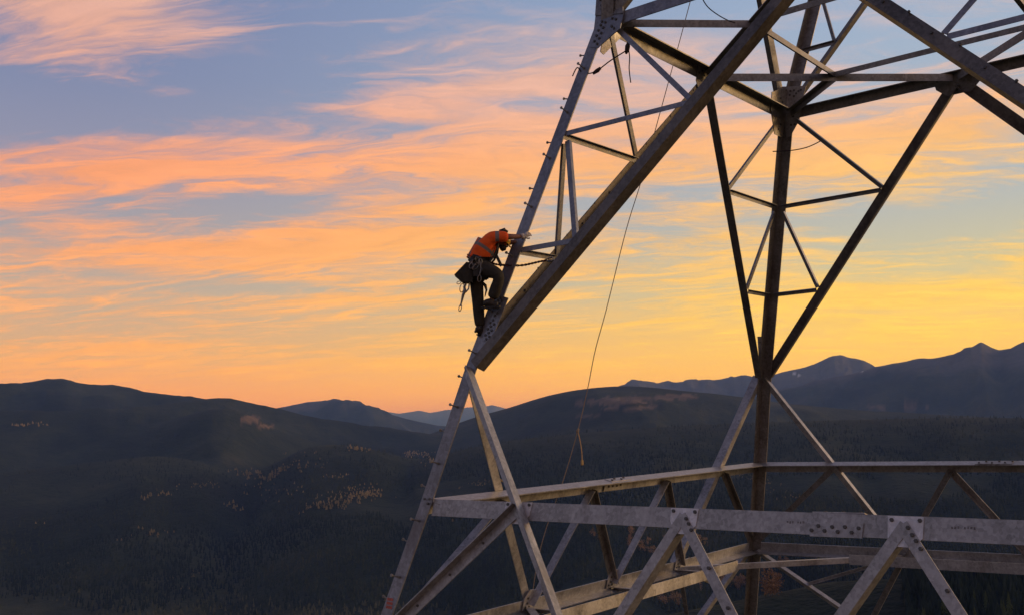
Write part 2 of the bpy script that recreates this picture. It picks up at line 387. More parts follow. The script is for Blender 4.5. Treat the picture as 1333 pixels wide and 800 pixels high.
# ground cover masks: felled clearings, alpine rock, old snow
def pol(x, y):
    xx = x-CAM.x; yy = y-CAM.y
    return np.degrees(np.arctan2(xx, yy)), np.hypot(xx, yy)
CLEAR=[(-33.0,1.05,2.3,.24,1.0,5200),(-29.5,1.15,1.4,.17,1.0,5200),(-32.0,.62,1.4,.13,.8,5200),(-18.5,.15,1.3,.10,.9,0),(-17.3,.05,1.2,.06,.7,0),
       (-53.2,.75,.5,.22,1.0,4300),(-52.4,.35,.5,.14,1.0,4300),(-34.5,.3,.9,.10,.5,0)]
def covers(x, y, z):
    a, r = pol(x, y)
    e = np.degrees(np.arctan2(z-CAM.z, r))
    clr = np.zeros_like(a)
    nz = fbm(a*2.2, e*9.0, 21, 4)
    for (a0, e0, wa, we, am, rc) in CLEAR:
        q = ((a-a0)/wa)**2+((e-e0)/we)**2
        clr = np.maximum(clr, am*smooth01((1.25-q+nz*1.3)/0.7))
    clr *= (r > 2600)
    alp = smooth01((z+fbm(x/500, y/500, 33, 4)*130-np.where(r > 8500, 235, 330))/110.0)
    sn = np.zeros_like(a)
    for (a0, e0, wa, we, t) in [(-23.0,2.05,.30,.035,-.45),(-21.9,2.02,.10,.03,-.2),(-20.0,2.3,.10,.03,-.5),(-19.7,2.1,.16,.02,-.1),(-31.0,1.98,.12,.02,0),(-24.5,1.75,.1,.02,0)]:
        q = ((a-a0)/wa)**2+((e-e0-(a-a0)*t)/we)**2
        sn = np.maximum(sn, smooth01((1.3-q+nz*0.8)/0.5))
    sn *= (r > 5000)
    rt = np.hypot(x, y)
    bench = 1-smooth01((z-base_z(rt)-45)/45.0)
    light = smooth01((fbm(x/760, y/760, 91, 5)+0.20)/0.45)*bench*(1-smooth01((r-3900)/900))*(1-smooth01((a+46+fbm(x/900, y/900, 7, 3)*6)/7)*(r > 1200))
    return clr, np.clip(alp, 0, 1), sn, np.clip(light, 0, 1)
c4 = np.stack(covers(co[:, 0], co[:, 1], co[:, 2]), -1).astype(np.float32)
att = tme.color_attributes.new("cover", 'FLOAT_COLOR', 'POINT')
att.data.foreach_set("color", c4.ravel())
m, N, bs, out = new_mat("forest_floor")
ca_ = N.n('ShaderNodeVertexColor', layer_name="cover")
sp_ = N.n('ShaderNodeSeparateColor'); N.link(ca_.outputs[0], sp_.inputs[0])
geo = N.n('ShaderNodeNewGeometry'); pos = geo.outputs['Position']
n1 = N.maprange(N.noise(pos, 0.0016, 6, 0.6), 0.3, 0.7, 0.1, 0.9, False); n2 = N.noise(pos, 0.012, 5, 0.7); n3 = N.noise(pos, 0.06, 3, 0.7)
f = N.m('ADD', N.m('MULTIPLY', n1, 0.5), N.m('ADD', N.m('MULTIPLY', n2, 0.3), N.m('MULTIPLY', n3, 0.2)))
fc = N.ramp(f, [(0.34, (0.011, 0.017, 0.012, 1)), (0.46, (0.020, 0.029, 0.019, 1)), (0.56, (0.033, 0.042, 0.026, 1)), (0.68, (0.058, 0.060, 0.036, 1))])
cc = N.ramp(n2, [(0.3, (0.12, 0.085, 0.06, 1)), (0.7, (0.20, 0.14, 0.095, 1))])
rc = N.ramp(n2, [(0.3, (0.075, 0.07, 0.068, 1)), (0.7, (0.13, 0.12, 0.115, 1))])
fl = N.ramp(n2, [(0.3, (0.042, 0.046, 0.023, 1)), (0.7, (0.090, 0.086, 0.042, 1))])
fc = N.mix(ca_.outputs[1], fc, fl)
c = N.mix(sp_.outputs[1], fc, rc)
c = N.mix(sp_.outputs[0], c, cc)
c = N.mix(sp_.outputs[2], c, (0.62, 0.63, 0.66, 1))
N.link(c, bs.inputs['Base Color']); bs.inputs['Roughness'].default_value = 0.95
bs.inputs['Specular IOR Level'].default_value = 0.1
bp = N.n('ShaderNodeBump'); bp.inputs['Strength'].default_value = 0.9; bp.inputs['Distance'].default_value = 14.0
N.link(N.m('ADD', n2, N.m('MULTIPLY', n3, 0.5)), bp.inputs['Height']); N.link(bp.outputs[0], bs.inputs['Normal'])
tme.materials.append(m)
terrain = bpy.data.objects.new("terrain", tme); COL.objects.link(terrain)
tag(terrain, "dark forested valley with rolling hills and mountain ridges beyond the tower", "terrain", kind="structure")

# ------------------------------------------------------------------ forest: uncountable conifers over the valley
nprs = np.random.RandomState(5)
def tree_mesh(name, x, y, h, w, tint_mat, seg=5, skirt=2):
    z = land(x, y)
    n = len(x)
    vs = []; fs = []
    ph = nprs.rand(n)*6.28
    an = np.arange(seg)*2*np.pi/seg
    # two stacked cones with ragged hems
    V = []; F = []
    off = 0
    for (b0, b1, ww) in ((0.10, 0.72, 1.0), (0.42, 1.0, 0.66))[:skirt]:
        jit = 0.75+0.5*nprs.rand(n, seg)
        px = x[:, None]+np.cos(an[None]+ph[:, None])*w[:, None]*ww*jit
        py = y[:, None]+np.sin(an[None]+ph[:, None])*w[:, None]*ww*jit
        pz = z[:, None]+h[:, None]*(b0+0.10*nprs.rand(n, seg))
        tip = np.stack([x, y, z+h*b1], -1)[:, None]
        vv = np.concatenate([np.stack([px, py, pz], -1), tip], 1)
        base = off+np.arange(n)[:, None]*(seg+1)
        for k in range(seg):
            F.append(np.concatenate([base+k, base+(k+1) % seg, base+seg], 1))
        V.append(vv.reshape(-1, 3)); off += n*(seg+1)
    V = np.concatenate(V); F = np.concatenate(F)
    me = bpy.data.meshes.new(name)
    me.vertices.add(len(V)); me.vertices.foreach_set("co", V.ravel())
    me.loops.add(F.size); me.loops.foreach_set("vertex_index", F.ravel().astype(np.int32))
    me.polygons.add(len(F)); me.polygons.foreach_set("loop_start", np.arange(0, F.size, 3, dtype=np.int32))
    me.update(calc_edges=True)
    me.materials.append(tint_mat)
    o = bpy.data.objects.new(name, me); COL.objects.link(o)
    return o
def leafy(name, stops, transl=0.0):
    m, N, bs, out = new_mat(name)
    g = N.n('ShaderNodeNewGeometry')
    rr = g.outputs['Random Per Island']
    nn = N.noise(g.outputs['Position'], 0.0021, 5, 0.6)
    f = N.m('ADD', N.m('MULTIPLY', rr, 0.24), N.m('MULTIPLY', N.maprange(nn, 0.34, 0.66, 0.0, 1.0, False), 0.76))
    N.link(N.ramp(f, stops), bs.inputs['Base Color'])
    bs.inputs['Roughness'].default_value = 0.9; bs.inputs['Specular IOR Level'].default_value = 0.15
    return m
CONIFER = leafy("conifer_needles", [(0.15, (0.009, 0.015, 0.010, 1)), (0.42, (0.017, 0.026, 0.015, 1)), (0.66, (0.036, 0.045, 0.022, 1)), (0.9, (0.062, 0.062, 0.030, 1))])
nT = 95000
a_ = R(-70)+nprs.rand(nT)*R(62)
r_t = np.exp(nprs.uniform(np.log(560), np.log(3300), nT))
tx = CAM.x+r_t*np.sin(a_); ty = CAM.y+r_t*np.cos(a_)
tz = land(tx, ty)
cl = covers(tx, ty, tz)
thin = fbm(tx/420, ty/420, 77, 4)
keep = (cl[0] < 0.3) & (cl[1] < 0.4) & (thin > -0.28) & (nprs.rand(nT) > np.clip((r_t-2200)/1300, 0, .8)) & ((r_t > 1050) | (np.degrees(a_) > -18.5))
tx, ty, r_k, lt = tx[keep], ty[keep], r_t[keep], cl[3][keep]
hh = nprs.uniform(8, 17, len(tx))*np.interp(r_k, [500, 1500, 2600, 4300], [1.05, 1.0, .8, .6])
young = lt+nprs.uniform(-.25, .25, len(tx)) > 0.5
ww_ = hh*nprs.uniform(0.13, 0.21, len(tx))
sel = ~young
forest = tree_mesh("forest", tx[sel], ty[sel], hh[sel], ww_[sel], CONIFER, 5, 2)
tag(forest, "dark conifer forest covering the lower hills round the valley", "forest", kind="stuff")
MIXED = leafy("mixed_foliage", [(0.15, (0.042, 0.048, 0.024, 1)), (0.45, (0.080, 0.080, 0.040, 1)), (0.75, (0.130, 0.115, 0.055, 1)), (0.95, (0.19, 0.14, 0.06, 1))])
sel = young & (nprs.rand(len(tx)) < 0.7)
mixed = tree_mesh("mixed_woodland", tx[sel], ty[sel], hh[sel]*0.75, ww_[sel]*1.2, MIXED, 5, 2)
tag(mixed, "lighter olive mixed woodland on the open floor of the valley", "woodland", kind="stuff")
GOLD = leafy("autumn_leaves", [(0.1, (0.11, 0.085, 0.040, 1)), (0.5, (0.25, 0.18, 0.08, 1)), (0.9, (0.46, 0.32, 0.14, 1))])
RUST = leafy("rust_leaves", [(0.1, (0.18, 0.10, 0.045, 1)), (0.5, (0.34, 0.19, 0.085, 1)), (0.9, (0.50, 0.30, 0.13, 1))])
BARK = plain("bark", (0.07, 0.055, 0.045, 1), 0.9, 3, 0.3)
LARCH=[(-2369, 1891, 16.4), (-2381, 1875, 12.2), (-2394, 1890, 18.5), (-2446, 1882, 11.4), (-2413, 1881, 14.0), (-2419, 1873, 11.5), (-2407, 1839, 15.8), (-2447, 1870, 15.9), (-2415, 1895, 14.9), (-2414, 1891, 15.9), (-2377, 1896, 12.1), (-2416, 1877, 14.1), (-2425, 1910, 15.5), (-2369, 1874, 11.2), (-2412, 1883, 18.1), (-2441, 1883, 15.2), (-2478, 1867, 17.2), (-2468, 1870, 15.1), (-2404, 1866, 17.3), (-2422, 1875, 11.9), (-2451, 1876, 12.3), (-2432, 1890, 14.4), (-2517, 1907, 18.7), (-2385, 1896, 16.6), (-2395, 1867, 11.0), (-2411, 1879, 17.2), (-1818, 1575, 13.4), (-1826, 1668, 13.0), (-1802, 1582, 10.1), (-1842, 1727, 10.8), (-1821, 1572, 14.4), (-1834, 1659, 11.4), (-1828, 1681, 14.3), (-1848, 1540, 12.9), (-1852, 1573, 14.0), (-1831, 1577, 14.5), (-1845, 1732, 14.7), (-1827, 1703, 9.7), (-1851, 1557, 10.5), (-1855, 1545, 11.9), (-1841, 1744, 13.1), (-1825, 1713, 11.0), (-1847, 1718, 13.8), (-1843, 1579, 8.8), (-1853, 1707, 10.6), (-1870, 1547, 12.2), (-1835, 1556, 10.8), (-1843, 1726, 12.9), (-1826, 1712, 13.9), (-1829, 1716, 13.2), (-1837, 1557, 12.2), (-1839, 1567, 9.3), (-1836, 1554, 13.9), (-1799, 1577, 9.2), (-1872, 1553, 14.3), (-1833, 1620, 10.8), (-1832, 1633, 12.6), (-1845, 1553, 8.6), (-1828, 1637, 9.9), (-1823, 1582, 10.8), (-1848, 1668, 12.6), (-1815, 1571, 9.6), (-1859, 1672, 13.1), (-1832, 1710, 14.9), (-1829, 1665, 11.8), (-1824, 1605, 10.9), (-1821, 1584, 10.6), (-1841, 1603, 12.3), (-1848, 1536, 9.1), (-1830, 1659, 12.4), (-1824, 1674, 10.3), (-1827, 1590, 14.6), (-1827, 1565, 14.3), (-1824, 1707, 9.8), (-1839, 1686, 12.5), (-1834, 1692, 10.6), (-1832, 1567, 12.0), (-1832, 1552, 8.8), (-1859, 1664, 9.2), (-1816, 1590, 8.6), (-1814, 1616, 14.1), (-1791, 1570, 13.5), (-1840, 1726, 13.3), (-1812, 1570, 11.6), (-1819, 1615, 12.7), (-1821, 1577, 10.4), (-1893, 1605, 7.1), (-1848, 1586, 9.3), (-1876, 1699, 10.8), (-1856, 1745, 10.6), (-1939, 1761, 7.2), (-1881, 1564, 7.2), (-1853, 1601, 10.6), (-1903, 1728, 7.9), (-1913, 1662, 9.5), (-1897, 1676, 8.8), (-1901, 1777, 10.8), (-1907, 1623, 7.2), (-1883, 1646, 10.9), (-1901, 1722, 10.1), (-1905, 1705, 9.4), (-1899, 1695, 8.4), (-1866, 1739, 7.8), (-1877, 1703, 8.3), (-1883, 1696, 7.0), (-1867, 1688, 8.3), (-1893, 1643, 8.9), (-1918, 1631, 8.2), (-1865, 1699, 9.2), (-1833, 1681, 11.4), (-1902, 1716, 11.1), (-1854, 1735, 7.0), (-2298, 1761, 8.7), (-2088, 1665, 10.2), (-2364, 1992, 12.9), (-2008, 1654, 8.0), (-2198, 1719, 10.0), (-2195, 1848, 8.0), (-2391, 1938, 8.7), (-2412, 1961, 12.5), (-2251, 1845, 13.1), (-2304, 1908, 12.8), (-2246, 1897, 11.4), (-2224, 1725, 8.0), (-2376, 1924, 8.9), (-2056, 1664, 9.6), (-2144, 1709, 11.5), (-2305, 1796, 8.6), (-2282, 1878, 11.2), (-2384, 1763, 11.5), (-3002, 2385, 14.5), (-2235, 1874, 10.0), (-2047, 1781, 6.4), (-2045, 1783, 6.6), (-2039, 1786, 6.9), (-2047, 1782, 6.9), (-2059, 1804, 9.1), (-2067, 1786, 7.7), (-2056, 1785, 9.0), (-2067, 1786, 6.4), (-2266, 2087, 11.7), (-2286, 2081, 14.6), (-2301, 2085, 11.4), (-2273, 2090, 14.7), (-2296, 2109, 15.9), (-2279, 2083, 16.6), (-2262, 2077, 17.3), (-2330, 2088, 13.7), (-2288, 2079, 15.1), (-2264, 2089, 15.7), (-3218, 3254, 13.1), (-3211, 3317, 12.2), (-3145, 3187, 16.3), (-3229, 3272, 11.8), (-3213, 3239, 14.1), (-3244, 3271, 16.2), (-3202, 3319, 13.1), (-3205, 3344, 13.7), (-3182, 3352, 12.7), (-3194, 3313, 16.4), (-3190, 3239, 15.0), (-3177, 3280, 11.7), (-3180, 3208, 15.8), (-3242, 3336, 13.4), (-3229, 3251, 18.0), (-3174, 3324, 14.3), (-3142, 3286, 13.8), (-3224, 3269, 15.9), (-3165, 3188, 12.0), (-3191, 3294, 14.0), (-3256, 3288, 16.0), (-3233, 3310, 11.8), (-2010, 2134, 9.4), (-2146, 2275, 10.9), (-2067, 2197, 14.5), (-2060, 2185, 9.4), (-2021, 2142, 10.9), (-2047, 2175, 13.0), (-2071, 2207, 14.9), (-2058, 2187, 10.8), (-2040, 2168, 13.4), (-3139, 3303, 16.7), (-2050, 2173, 12.9), (-1991, 2122, 10.5), (-2116, 2237, 13.4), (-2065, 2180, 14.4), (-1616, 1851, 9.0), (-1632, 1855, 7.0), (-1632, 1819, 8.5), (-1640, 1870, 5.9), (-1626, 1882, 8.2), (-1615, 1892, 7.5), (-1611, 1895, 9.5), (-1625, 1880, 6.8), (-1611, 1870, 8.0), (-1632, 1852, 7.1), (-2300, 1400, 16.2), (-2350, 1474, 11.4), (-2326, 1422, 16.0), (-2339, 1480, 11.0), (-2317, 1430, 14.0), (-2339, 1462, 15.8), (-2368, 1620, 6.7), (-2363, 1600, 8.2), (-2381, 1650, 7.2), (-2363, 1566, 8.6), (-2362, 1551, 7.3), (-2393, 1661, 9.6), (-2364, 1604, 9.2), (-2389, 1650, 7.6), (-2371, 1544, 8.9), (-2369, 1597, 7.4), (-2236, 1619, 15.1), (-2230, 1613, 18.1), (-2226, 1612, 15.2), (-2227, 1607, 16.0), (-1438, 1569, 13.0), (-1436, 1570, 10.3), (-1441, 1579, 11.1), (-1438, 1581, 12.9), (-2038, 1251, 12.4), (-2045, 1289, 11.5), (-2035, 1226, 14.5), (-2041, 1261, 10.1), (-2032, 1240, 14.7), (-2036, 1249, 12.4), (-3940, 1960, 14.0), (-3943, 1953, 17.9), (-3983, 1915, 14.0), (-4026, 1894, 18.6), (-4007, 1899, 18.0), (-3994, 1914, 20.5), (-3987, 1919, 17.2), (-3953, 1944, 15.4), (-2667, 1935, 13.1), (-2727, 2038, 14.0), (-2627, 1900, 15.4), (-2707, 1968, 17.8), (-2682, 1982, 19.4), (-2672, 1990, 19.6), (-2575, 1922, 19.6), (-2669, 1974, 12.4), (-1044, 2129, 5.9), (-955, 2048, 6.6), (-874, 1977, 4.9), (-1053, 2160, 5.9), (-868, 1941, 6.1), (-1016, 2123, 6.7), (-935, 2030, 6.8), (-1108, 2235, 6.5), (-1067, 2159, 7.5), (-1025, 2130, 4.7), (-1080, 2176, 7.2), (-1084, 2172, 7.3), (-959, 2048, 6.9), (-857, 1933, 6.5), (-1070, 2172, 7.1), (-1104, 2213, 6.8), (-929, 2013, 5.2), (-938, 2034, 4.5), (-1081, 2182, 5.4), (-865, 1942, 5.1), (-1122, 2244, 7.7), (-943, 2034, 5.4), (-1072, 2166, 6.9), (-857, 1928, 5.6), (-1089, 2163, 6.8), (-857, 1938, 6.5), (-932, 2023, 6.5), (-855, 1947, 4.9), (-1017, 2114, 5.0), (-885, 1972, 5.6), (-2014, 1043, 7.2), (-1726, 1170, 5.2), (-1756, 1152, 8.2), (-1523, 1049, 6.0), (-2012, 919, 5.5), (-1710, 1103, 6.9), (-2332, 1148, 8.0), (-2038, 1179, 8.2), (-1754, 1143, 8.0), (-1922, 993, 5.5)]
GROVE=[(-932, 1514, 14.3), (-977, 1537, 18.3), (-931, 1567, 15.1), (-975, 1516, 18.5), (-921, 1507, 19.5), (-948, 1518, 21.3), (-956, 1521, 20.4), (-990, 1543, 20.7), (-955, 1548, 17.1), (-851, 1501, 18.9), (-829, 1510, 16.1), (-810, 1509, 19.0), (-831, 1482, 18.8), (-854, 1539, 18.2), (-847, 1476, 19.3), (-883, 1536, 17.9), (-866, 1492, 16.7), (-897, 1626, 14.6), (-881, 1618, 16.9), (-898, 1623, 23.5), (-740, 1402, 15.0), (-751, 1430, 18.5), (-750, 1424, 20.6), (-714, 1402, 21.9), (-734, 1402, 22.4), (-731, 1416, 19.9), (-715, 1402, 16.1), (-710, 1407, 21.8), (-710, 1413, 17.2), (-320, 678, 14.5), (-322, 679, 20.2), (-321, 687, 16.3), (-328, 683, 16.9), (-792, 1316, 23.7), (-776, 1330, 16.1), (-782, 1326, 14.7), (-768, 1322, 22.4), (-787, 1333, 21.8), (-670, 1456, 19.4), (-654, 1444, 18.3), (-658, 1446, 17.3), (-799, 1394, 19.4), (-771, 1391, 15.7), (-834, 1341, 22.4), (-819, 1362, 15.9), (-1062, 1534, 20.0), (-1043, 1524, 16.7), (-1011, 1580, 21.4)]
SPRUCE=[(-184.7, 571.8, 26), (-185.4, 581.5, 26), (-192.8, 607.8, 15), (-194.9, 622.0, 12), (-207.7, 668.3, 9), (-190.0, 622.1, 9), (-190.7, 626.5, 9), (-183.4, 613.4, 22), (-195.9, 658.0, 9), (-180.6, 617.0, 18), (-180.5, 618.9, 16), (-185.8, 645.3, 9), (-191.1, 673.0, 9), (-183.0, 647.8, 12), (-177.9, 638.2, 9), (-176.5, 642.9, 9), (-159.7, 587.9, 26), (-170.8, 630.9, 18), (-177.8, 667.5, 9), (-166.4, 632.6, 14), (-163.4, 626.7, 18), (-164.0, 634.7, 10), (-171.4, 672.8, 9), (-154.9, 617.1, 15), (-151.3, 610.8, 19), (-145.3, 590.8, 26), (-160.8, 658.3, 9), (-146.8, 609.0, 23), (-149.0, 630.7, 12), (-149.6, 636.2, 9), (-149.0, 639.6, 9), (-148.6, 646.6, 9), (-138.7, 611.6, 21), (-146.0, 656.3, 9)]
LA_ = np.array(LARCH)
rep_ = np.repeat(np.arange(len(LA_)), 3)
lx = LA_[rep_, 0]+nprs.randn(len(rep_))*14; ly = LA_[rep_, 1]+nprs.randn(len(rep_))*14; lh = LA_[rep_, 2]*nprs.uniform(.3, .85, len(rep_))
larch = tree_mesh("autumn_larches", lx, ly, lh, lh*nprs.uniform(.2, .4, len(rep_)), GOLD, 7, 2)
tag(larch, "bands of golden autumn larches scattered along clearings in the dark valley", "trees", kind="stuff")
def leafy_tree(seed):
    rg = random.Random(seed); mb = MB()
    for k in range(11):
        cx_, cy_, cz_ = rg.gauss(0, .10), rg.gauss(0, .10), rg.uniform(.24, .90)
        sp = .15*(1.15-abs(cz_-.5))
        for q in range(34):
            p = Vector((cx_+rg.gauss(0, sp*.6), cy_+rg.gauss(0, sp*.6), cz_+rg.gauss(0, sp*.55)))
            s = rg.uniform(.018, .045)
            a = Vector((rg.gauss(0, 1), rg.gauss(0, 1), rg.gauss(0, 1))).normalized(); b = a.orthogonal().normalized(); c = a.cross(b)
            mb.add([p+b*s, p-b*s*.6+c*s*.8, p-b*s*.5-c*s*.9], [(0, 1, 2)])
    cr = bpy.data.meshes.new("crown"); cr.from_pydata([tuple(v) for v in mb.v], [], mb.f); cr.materials.append(RUST)
    mt = MB(); mt.tube([(0, 0, -.03), (.004, 0, .4), (0, .006, .8)], [.017, .012, .004], 6)
    for q in range(5):
        a = q*1.3; z0 = .3+.1*q
        mt.tube([(0, 0, z0), (.12*math.cos(a), .12*math.sin(a), z0+.12)], [.007, .003], 5)
    tr_ = bpy.data.meshes.new("trunk"); tr_.from_pydata([tuple(v) for v in mt.v], [], mt.f); tr_.materials.append(BARK)
    return cr, tr_
SPRUCEM = leafy("spruce_needles", [(0.1, (0.05, 0.062, 0.025, 1)), (0.5, (0.085, 0.10, 0.036, 1)), (0.9, (0.13, 0.14, 0.048, 1))])
def spruce_mesh(seed):
    rg = random.Random(seed); mb = MB()
    tiers = 15
    for i in range(tiers):
        z0 = .10+.86*i/tiers; rad = .165*(1-i/tiers)**.85+.012
        nb = 10
        for k in range(nb):
            a = 2*math.pi*(k+rg.random()*.7)/nb+i; L = rad*rg.uniform(.65, 1.2)
            tip = Vector((L*math.cos(a), L*math.sin(a), z0-.035-.02*rg.random()))
            sd_ = Vector((-math.sin(a), math.cos(a), 0))*L*.26
            root = Vector((0, 0, z0+.045)); midp = root.lerp(tip, .55)+Vector((0, 0, .008))
            mb.add([root, midp+sd_, tip, midp-sd_, midp+Vector((0, 0, -.03))], [(0, 1, 2), (0, 2, 3), (0, 1, 4), (0, 4, 3), (1, 2, 4), (4, 2, 3)])
    mb.add([(0, 0, 1.0), (.008, 0, .93), (-.004, .007, .93), (-.004, -.007, .93)], [(0, 1, 2), (0, 2, 3), (0, 3, 1)])
    cr = bpy.data.meshes.new("crown"); cr.from_pydata([tuple(v) for v in mb.v], [], mb.f); cr.materials.append(SPRUCEM)
    mt = MB(); mt.tube([(0, 0, -.04), (0, 0, .95)], [.014, .002], 6)
    tr_ = bpy.data.meshes.new("trunk"); tr_.from_pydata([tuple(v) for v in mt.v], [], mt.f); tr_.materials.append(BARK)
    return cr, tr_
def plant_trees(name, pts, variants, label, cat, group, wide):
    for i, (x, y, h) in enumerate(pts):
        z = float(land(np.array([x]), np.array([y]))[0])
        t = bpy.data.objects.new(name, None); COL.objects.link(t)
        t.location = (x, y, z); w_ = h*wide*rnd.uniform(.85, 1.15); t.scale = (w_, w_, h); t.rotation_euler = (0, 0, rnd.uniform(0, 6.28))
        tag(t, label, cat, group)
        for nm, me in zip(("crown", "trunk"), variants[i % len(variants)]):
            o = bpy.data.objects.new(nm, me); COL.objects.link(o); o.parent = t
plant_trees("autumn_tree", GROVE, [leafy_tree(s) for s in (1, 2, 3, 4)], "rust gold autumn tree in the dark valley behind the lower girdle of the tower", "tree", "autumn trees behind the tower base", 1.0)
plant_trees("spruce_tree", SPRUCE, [spruce_mesh(s) for s in (11, 12, 13)], "dark pointed spruce on the near slope at the lower right corner", "tree", "spruces on the near slope", 1.0)


# ------------------------------------------------------------------ haze over the valley
hm = bpy.data.materials.new("haze"); hm.use_nodes = True
ht = hm.node_tree; ht.nodes.clear()
ho = ht.nodes.new('ShaderNodeOutputMaterial'); hv = ht.nodes.new('ShaderNodeVolumePrincipled')
hv.inputs['Color'].default_value = (0.24, 0.43, 1.0, 1)
hv.inputs['Absorption Color'].default_value = (1, 1, 1, 1)
hv.inputs['Density'].default_value = 4.7e-5
hv.inputs['Anisotropy'].default_value = 0.0
ht.links.new(hv.outputs[0], ho.inputs['Volume'])
hb = MB()
zlo = float(co[:, 2].min())-1.0; zhi = float(co[:, 2].max())+30.0
hb.box((CAM.x, CAM.y, (zlo+zhi)/2), ((1, 0, 0), (0, 1, 0), (0, 0, 1)), (61000, 61000, (zhi-zlo)/2))
haze = hb.build("haze", hm)
tag(haze, "thin blue evening haze in the valley air", "haze", kind="stuff")

# ------------------------------------------------------------------ the lattice tower
LV = {'C': (5.514, 5.488, 12.302), 'A': (5.070, 5.046, 14.0), 'K': (4.635, 4.613, 15.823), 'T': (3.153, 3.138, 20.736),
      'G': (8.70, 8.66, 0.0), 'D': (6.50, 6.46, 8.6)}
SG = {'L': (-1, -1), 'R': (1, -1), 'B': (-1, 1), 'Q': (1, 1)}
DZ = {'LA': 0.04, 'RA': -0.05}
def Nd(c, l): return Vector((SG[c][0]*LV[l][0], SG[c][1]*LV[l][1], LV[l][2]+DZ.get(c+l, 0.0)))
def Ed(a, b, l, t): return Nd(a, l).lerp(Nd(b, l), t)
LEAN = 0.278
FN = {}
for a, b, n in (('L', 'R', (0, -1, 0)), ('R', 'Q', (1, 0, 0)), ('B', 'Q', (0, 1, 0)), ('L', 'B', (-1, 0, 0))):
    FN[a+b] = (Vector(n)+Vector((0, 0, LEAN))).normalized()
tower = empty("lattice_tower", (0, 0, 0))
tag(tower, "steel lattice transmission tower with bolted angle braces, climbed by a worker", "tower")

def angle(name, p0, p1, nrm, w1, w2, hint, side, off=0.0, t=0.014, mat=STEEL, parent=None, ext=(0, 0), lateral=0.0):
    """steel angle: flange of width w1 flat in the face plane, its outer skin at `off` along the outward normal; a second flange w2
    on the edge that lies towards `hint`, standing outwards (side=1) or inwards (side=-1)"""
    p0 = Vector(p0); p1 = Vector(p1)
    u = (p1-p0).normalized(); p0 = p0-u*ext[0]; p1 = p1+u*ext[1]
    n = Vector(nrm); n = (n-u*n.dot(u)).normalized(); v = n.cross(u).normalized()
    e = 1 if v.dot(Vector(hint)) >= 0 else -1
    w = w1/2
    if side > 0: prof = [(-w, 0), (w, 0), (w, w2), (w-t, w2), (w-t, t), (-w, t)]
    else: prof = [(-w, 0), (w, 0), (w, -w2), (w-t, -w2), (w-t, -t), (-w, -t)]
    poly = [v*(e*a+lateral)+n*(b+off) for a, b in prof]
    m = MB(); k = 6
    m.add([p0+q for q in poly]+[p1+q for q in poly],
          [tuple(range(k))[::-1], tuple(range(k, 2*k))]+[(i, (i+1) % k, k+(i+1) % k, k+i) for i in range(k)])
    return m.build(name, mat, parent or tower)

bolt_specs = []      # (parent, centre, normal, radius)
def plate(name, P, e1, nrm, poly, off, t=0.012, mat=STEEL, bolts=(), br=0.020, e2=None):
    """flat gusset: poly in (e1, e2) metres around P, skin between off and off+t along the normal"""
    n = Vector(nrm).normalized(); e1 = Vector(e1); e1 = (e1-n*e1.dot(n)).normalized()
    given = e2
    e2 = n.cross(e1) if e2 is None else Vector(e2)
    if given is None and e2.z < 0: e2 = -e2
    P = Vector(P)
    m = MB(); m.prism([P+e1*a+e2*b for a, b in poly], n*off, n*(off+t))
    o = m.build(name, mat, tower)
    sgn = 1 if t > 0 else -1
    for (a, b) in bolts:
        bolt_specs.append((o, P+e1*a+e2*b+n*(off+t), n*sgn, br))
    return o

def LOFF(z): return float(np.interp(z, [12.3, 14.0, 15.82, 20.74], [-0.16, -0.09, -0.03, -0.09]))
# legs, one angle each from footing to waist
for c in 'LRBQ':
    sx_, sy_ = SG[c]
    d = (Nd(c, 'T')-Nd(c, 'G')).normalized()
    def legpt(z): return Nd(c, 'G').lerp(Nd(c, 'T'), 0)+(Nd(c, 'T')-Nd(c, 'G'))*0
    pts = [Nd(c, l) for l in ('G', 'C', 'A', 'K', 'T')]
    m = MB()
    w = 0.205; t = 0.020
    fx = Vector((-sx_, 0, 0)); fy = Vector((0, -sy_, 0))
    ring = []
    for p in pts:
        if c == 'L': p = p+Vector((LOFF(p.z), 0, 0))
        for (a, b) in ((0, 0), (w, 0), (w, t), (t, t), (t, w), (0, w)):
            ring.append(p+fx*a+fy*b)
    k = 6
    fc_ = []
    for i in range(len(pts)-1):
        for j in range(k): fc_.append((i*k+j, i*k+(j+1) % k, (i+1)*k+(j+1) % k, (i+1)*k+j))
    fc_ += [tuple(range(k))[::-1], tuple((len(pts)-1)*k+j for j in range(k))]
    m.add(ring, fc_)
    leg = m.build("leg", LEGM if c == 'L' else STEEL2, tower)
    ft = MB(); g = Nd(c, 'G'); gz = float(land(np.array([g.x]), np.array([g.y]))[0])
    ft.tube([(g.x, g.y, gz-1.2), (g.x, g.y, 0.25)], [0.75, 0.55], 20)
    ft.build("footing", plain("concrete_"+c, (0.32, 0.31, 0.29, 1), 0.9, 8), tower)

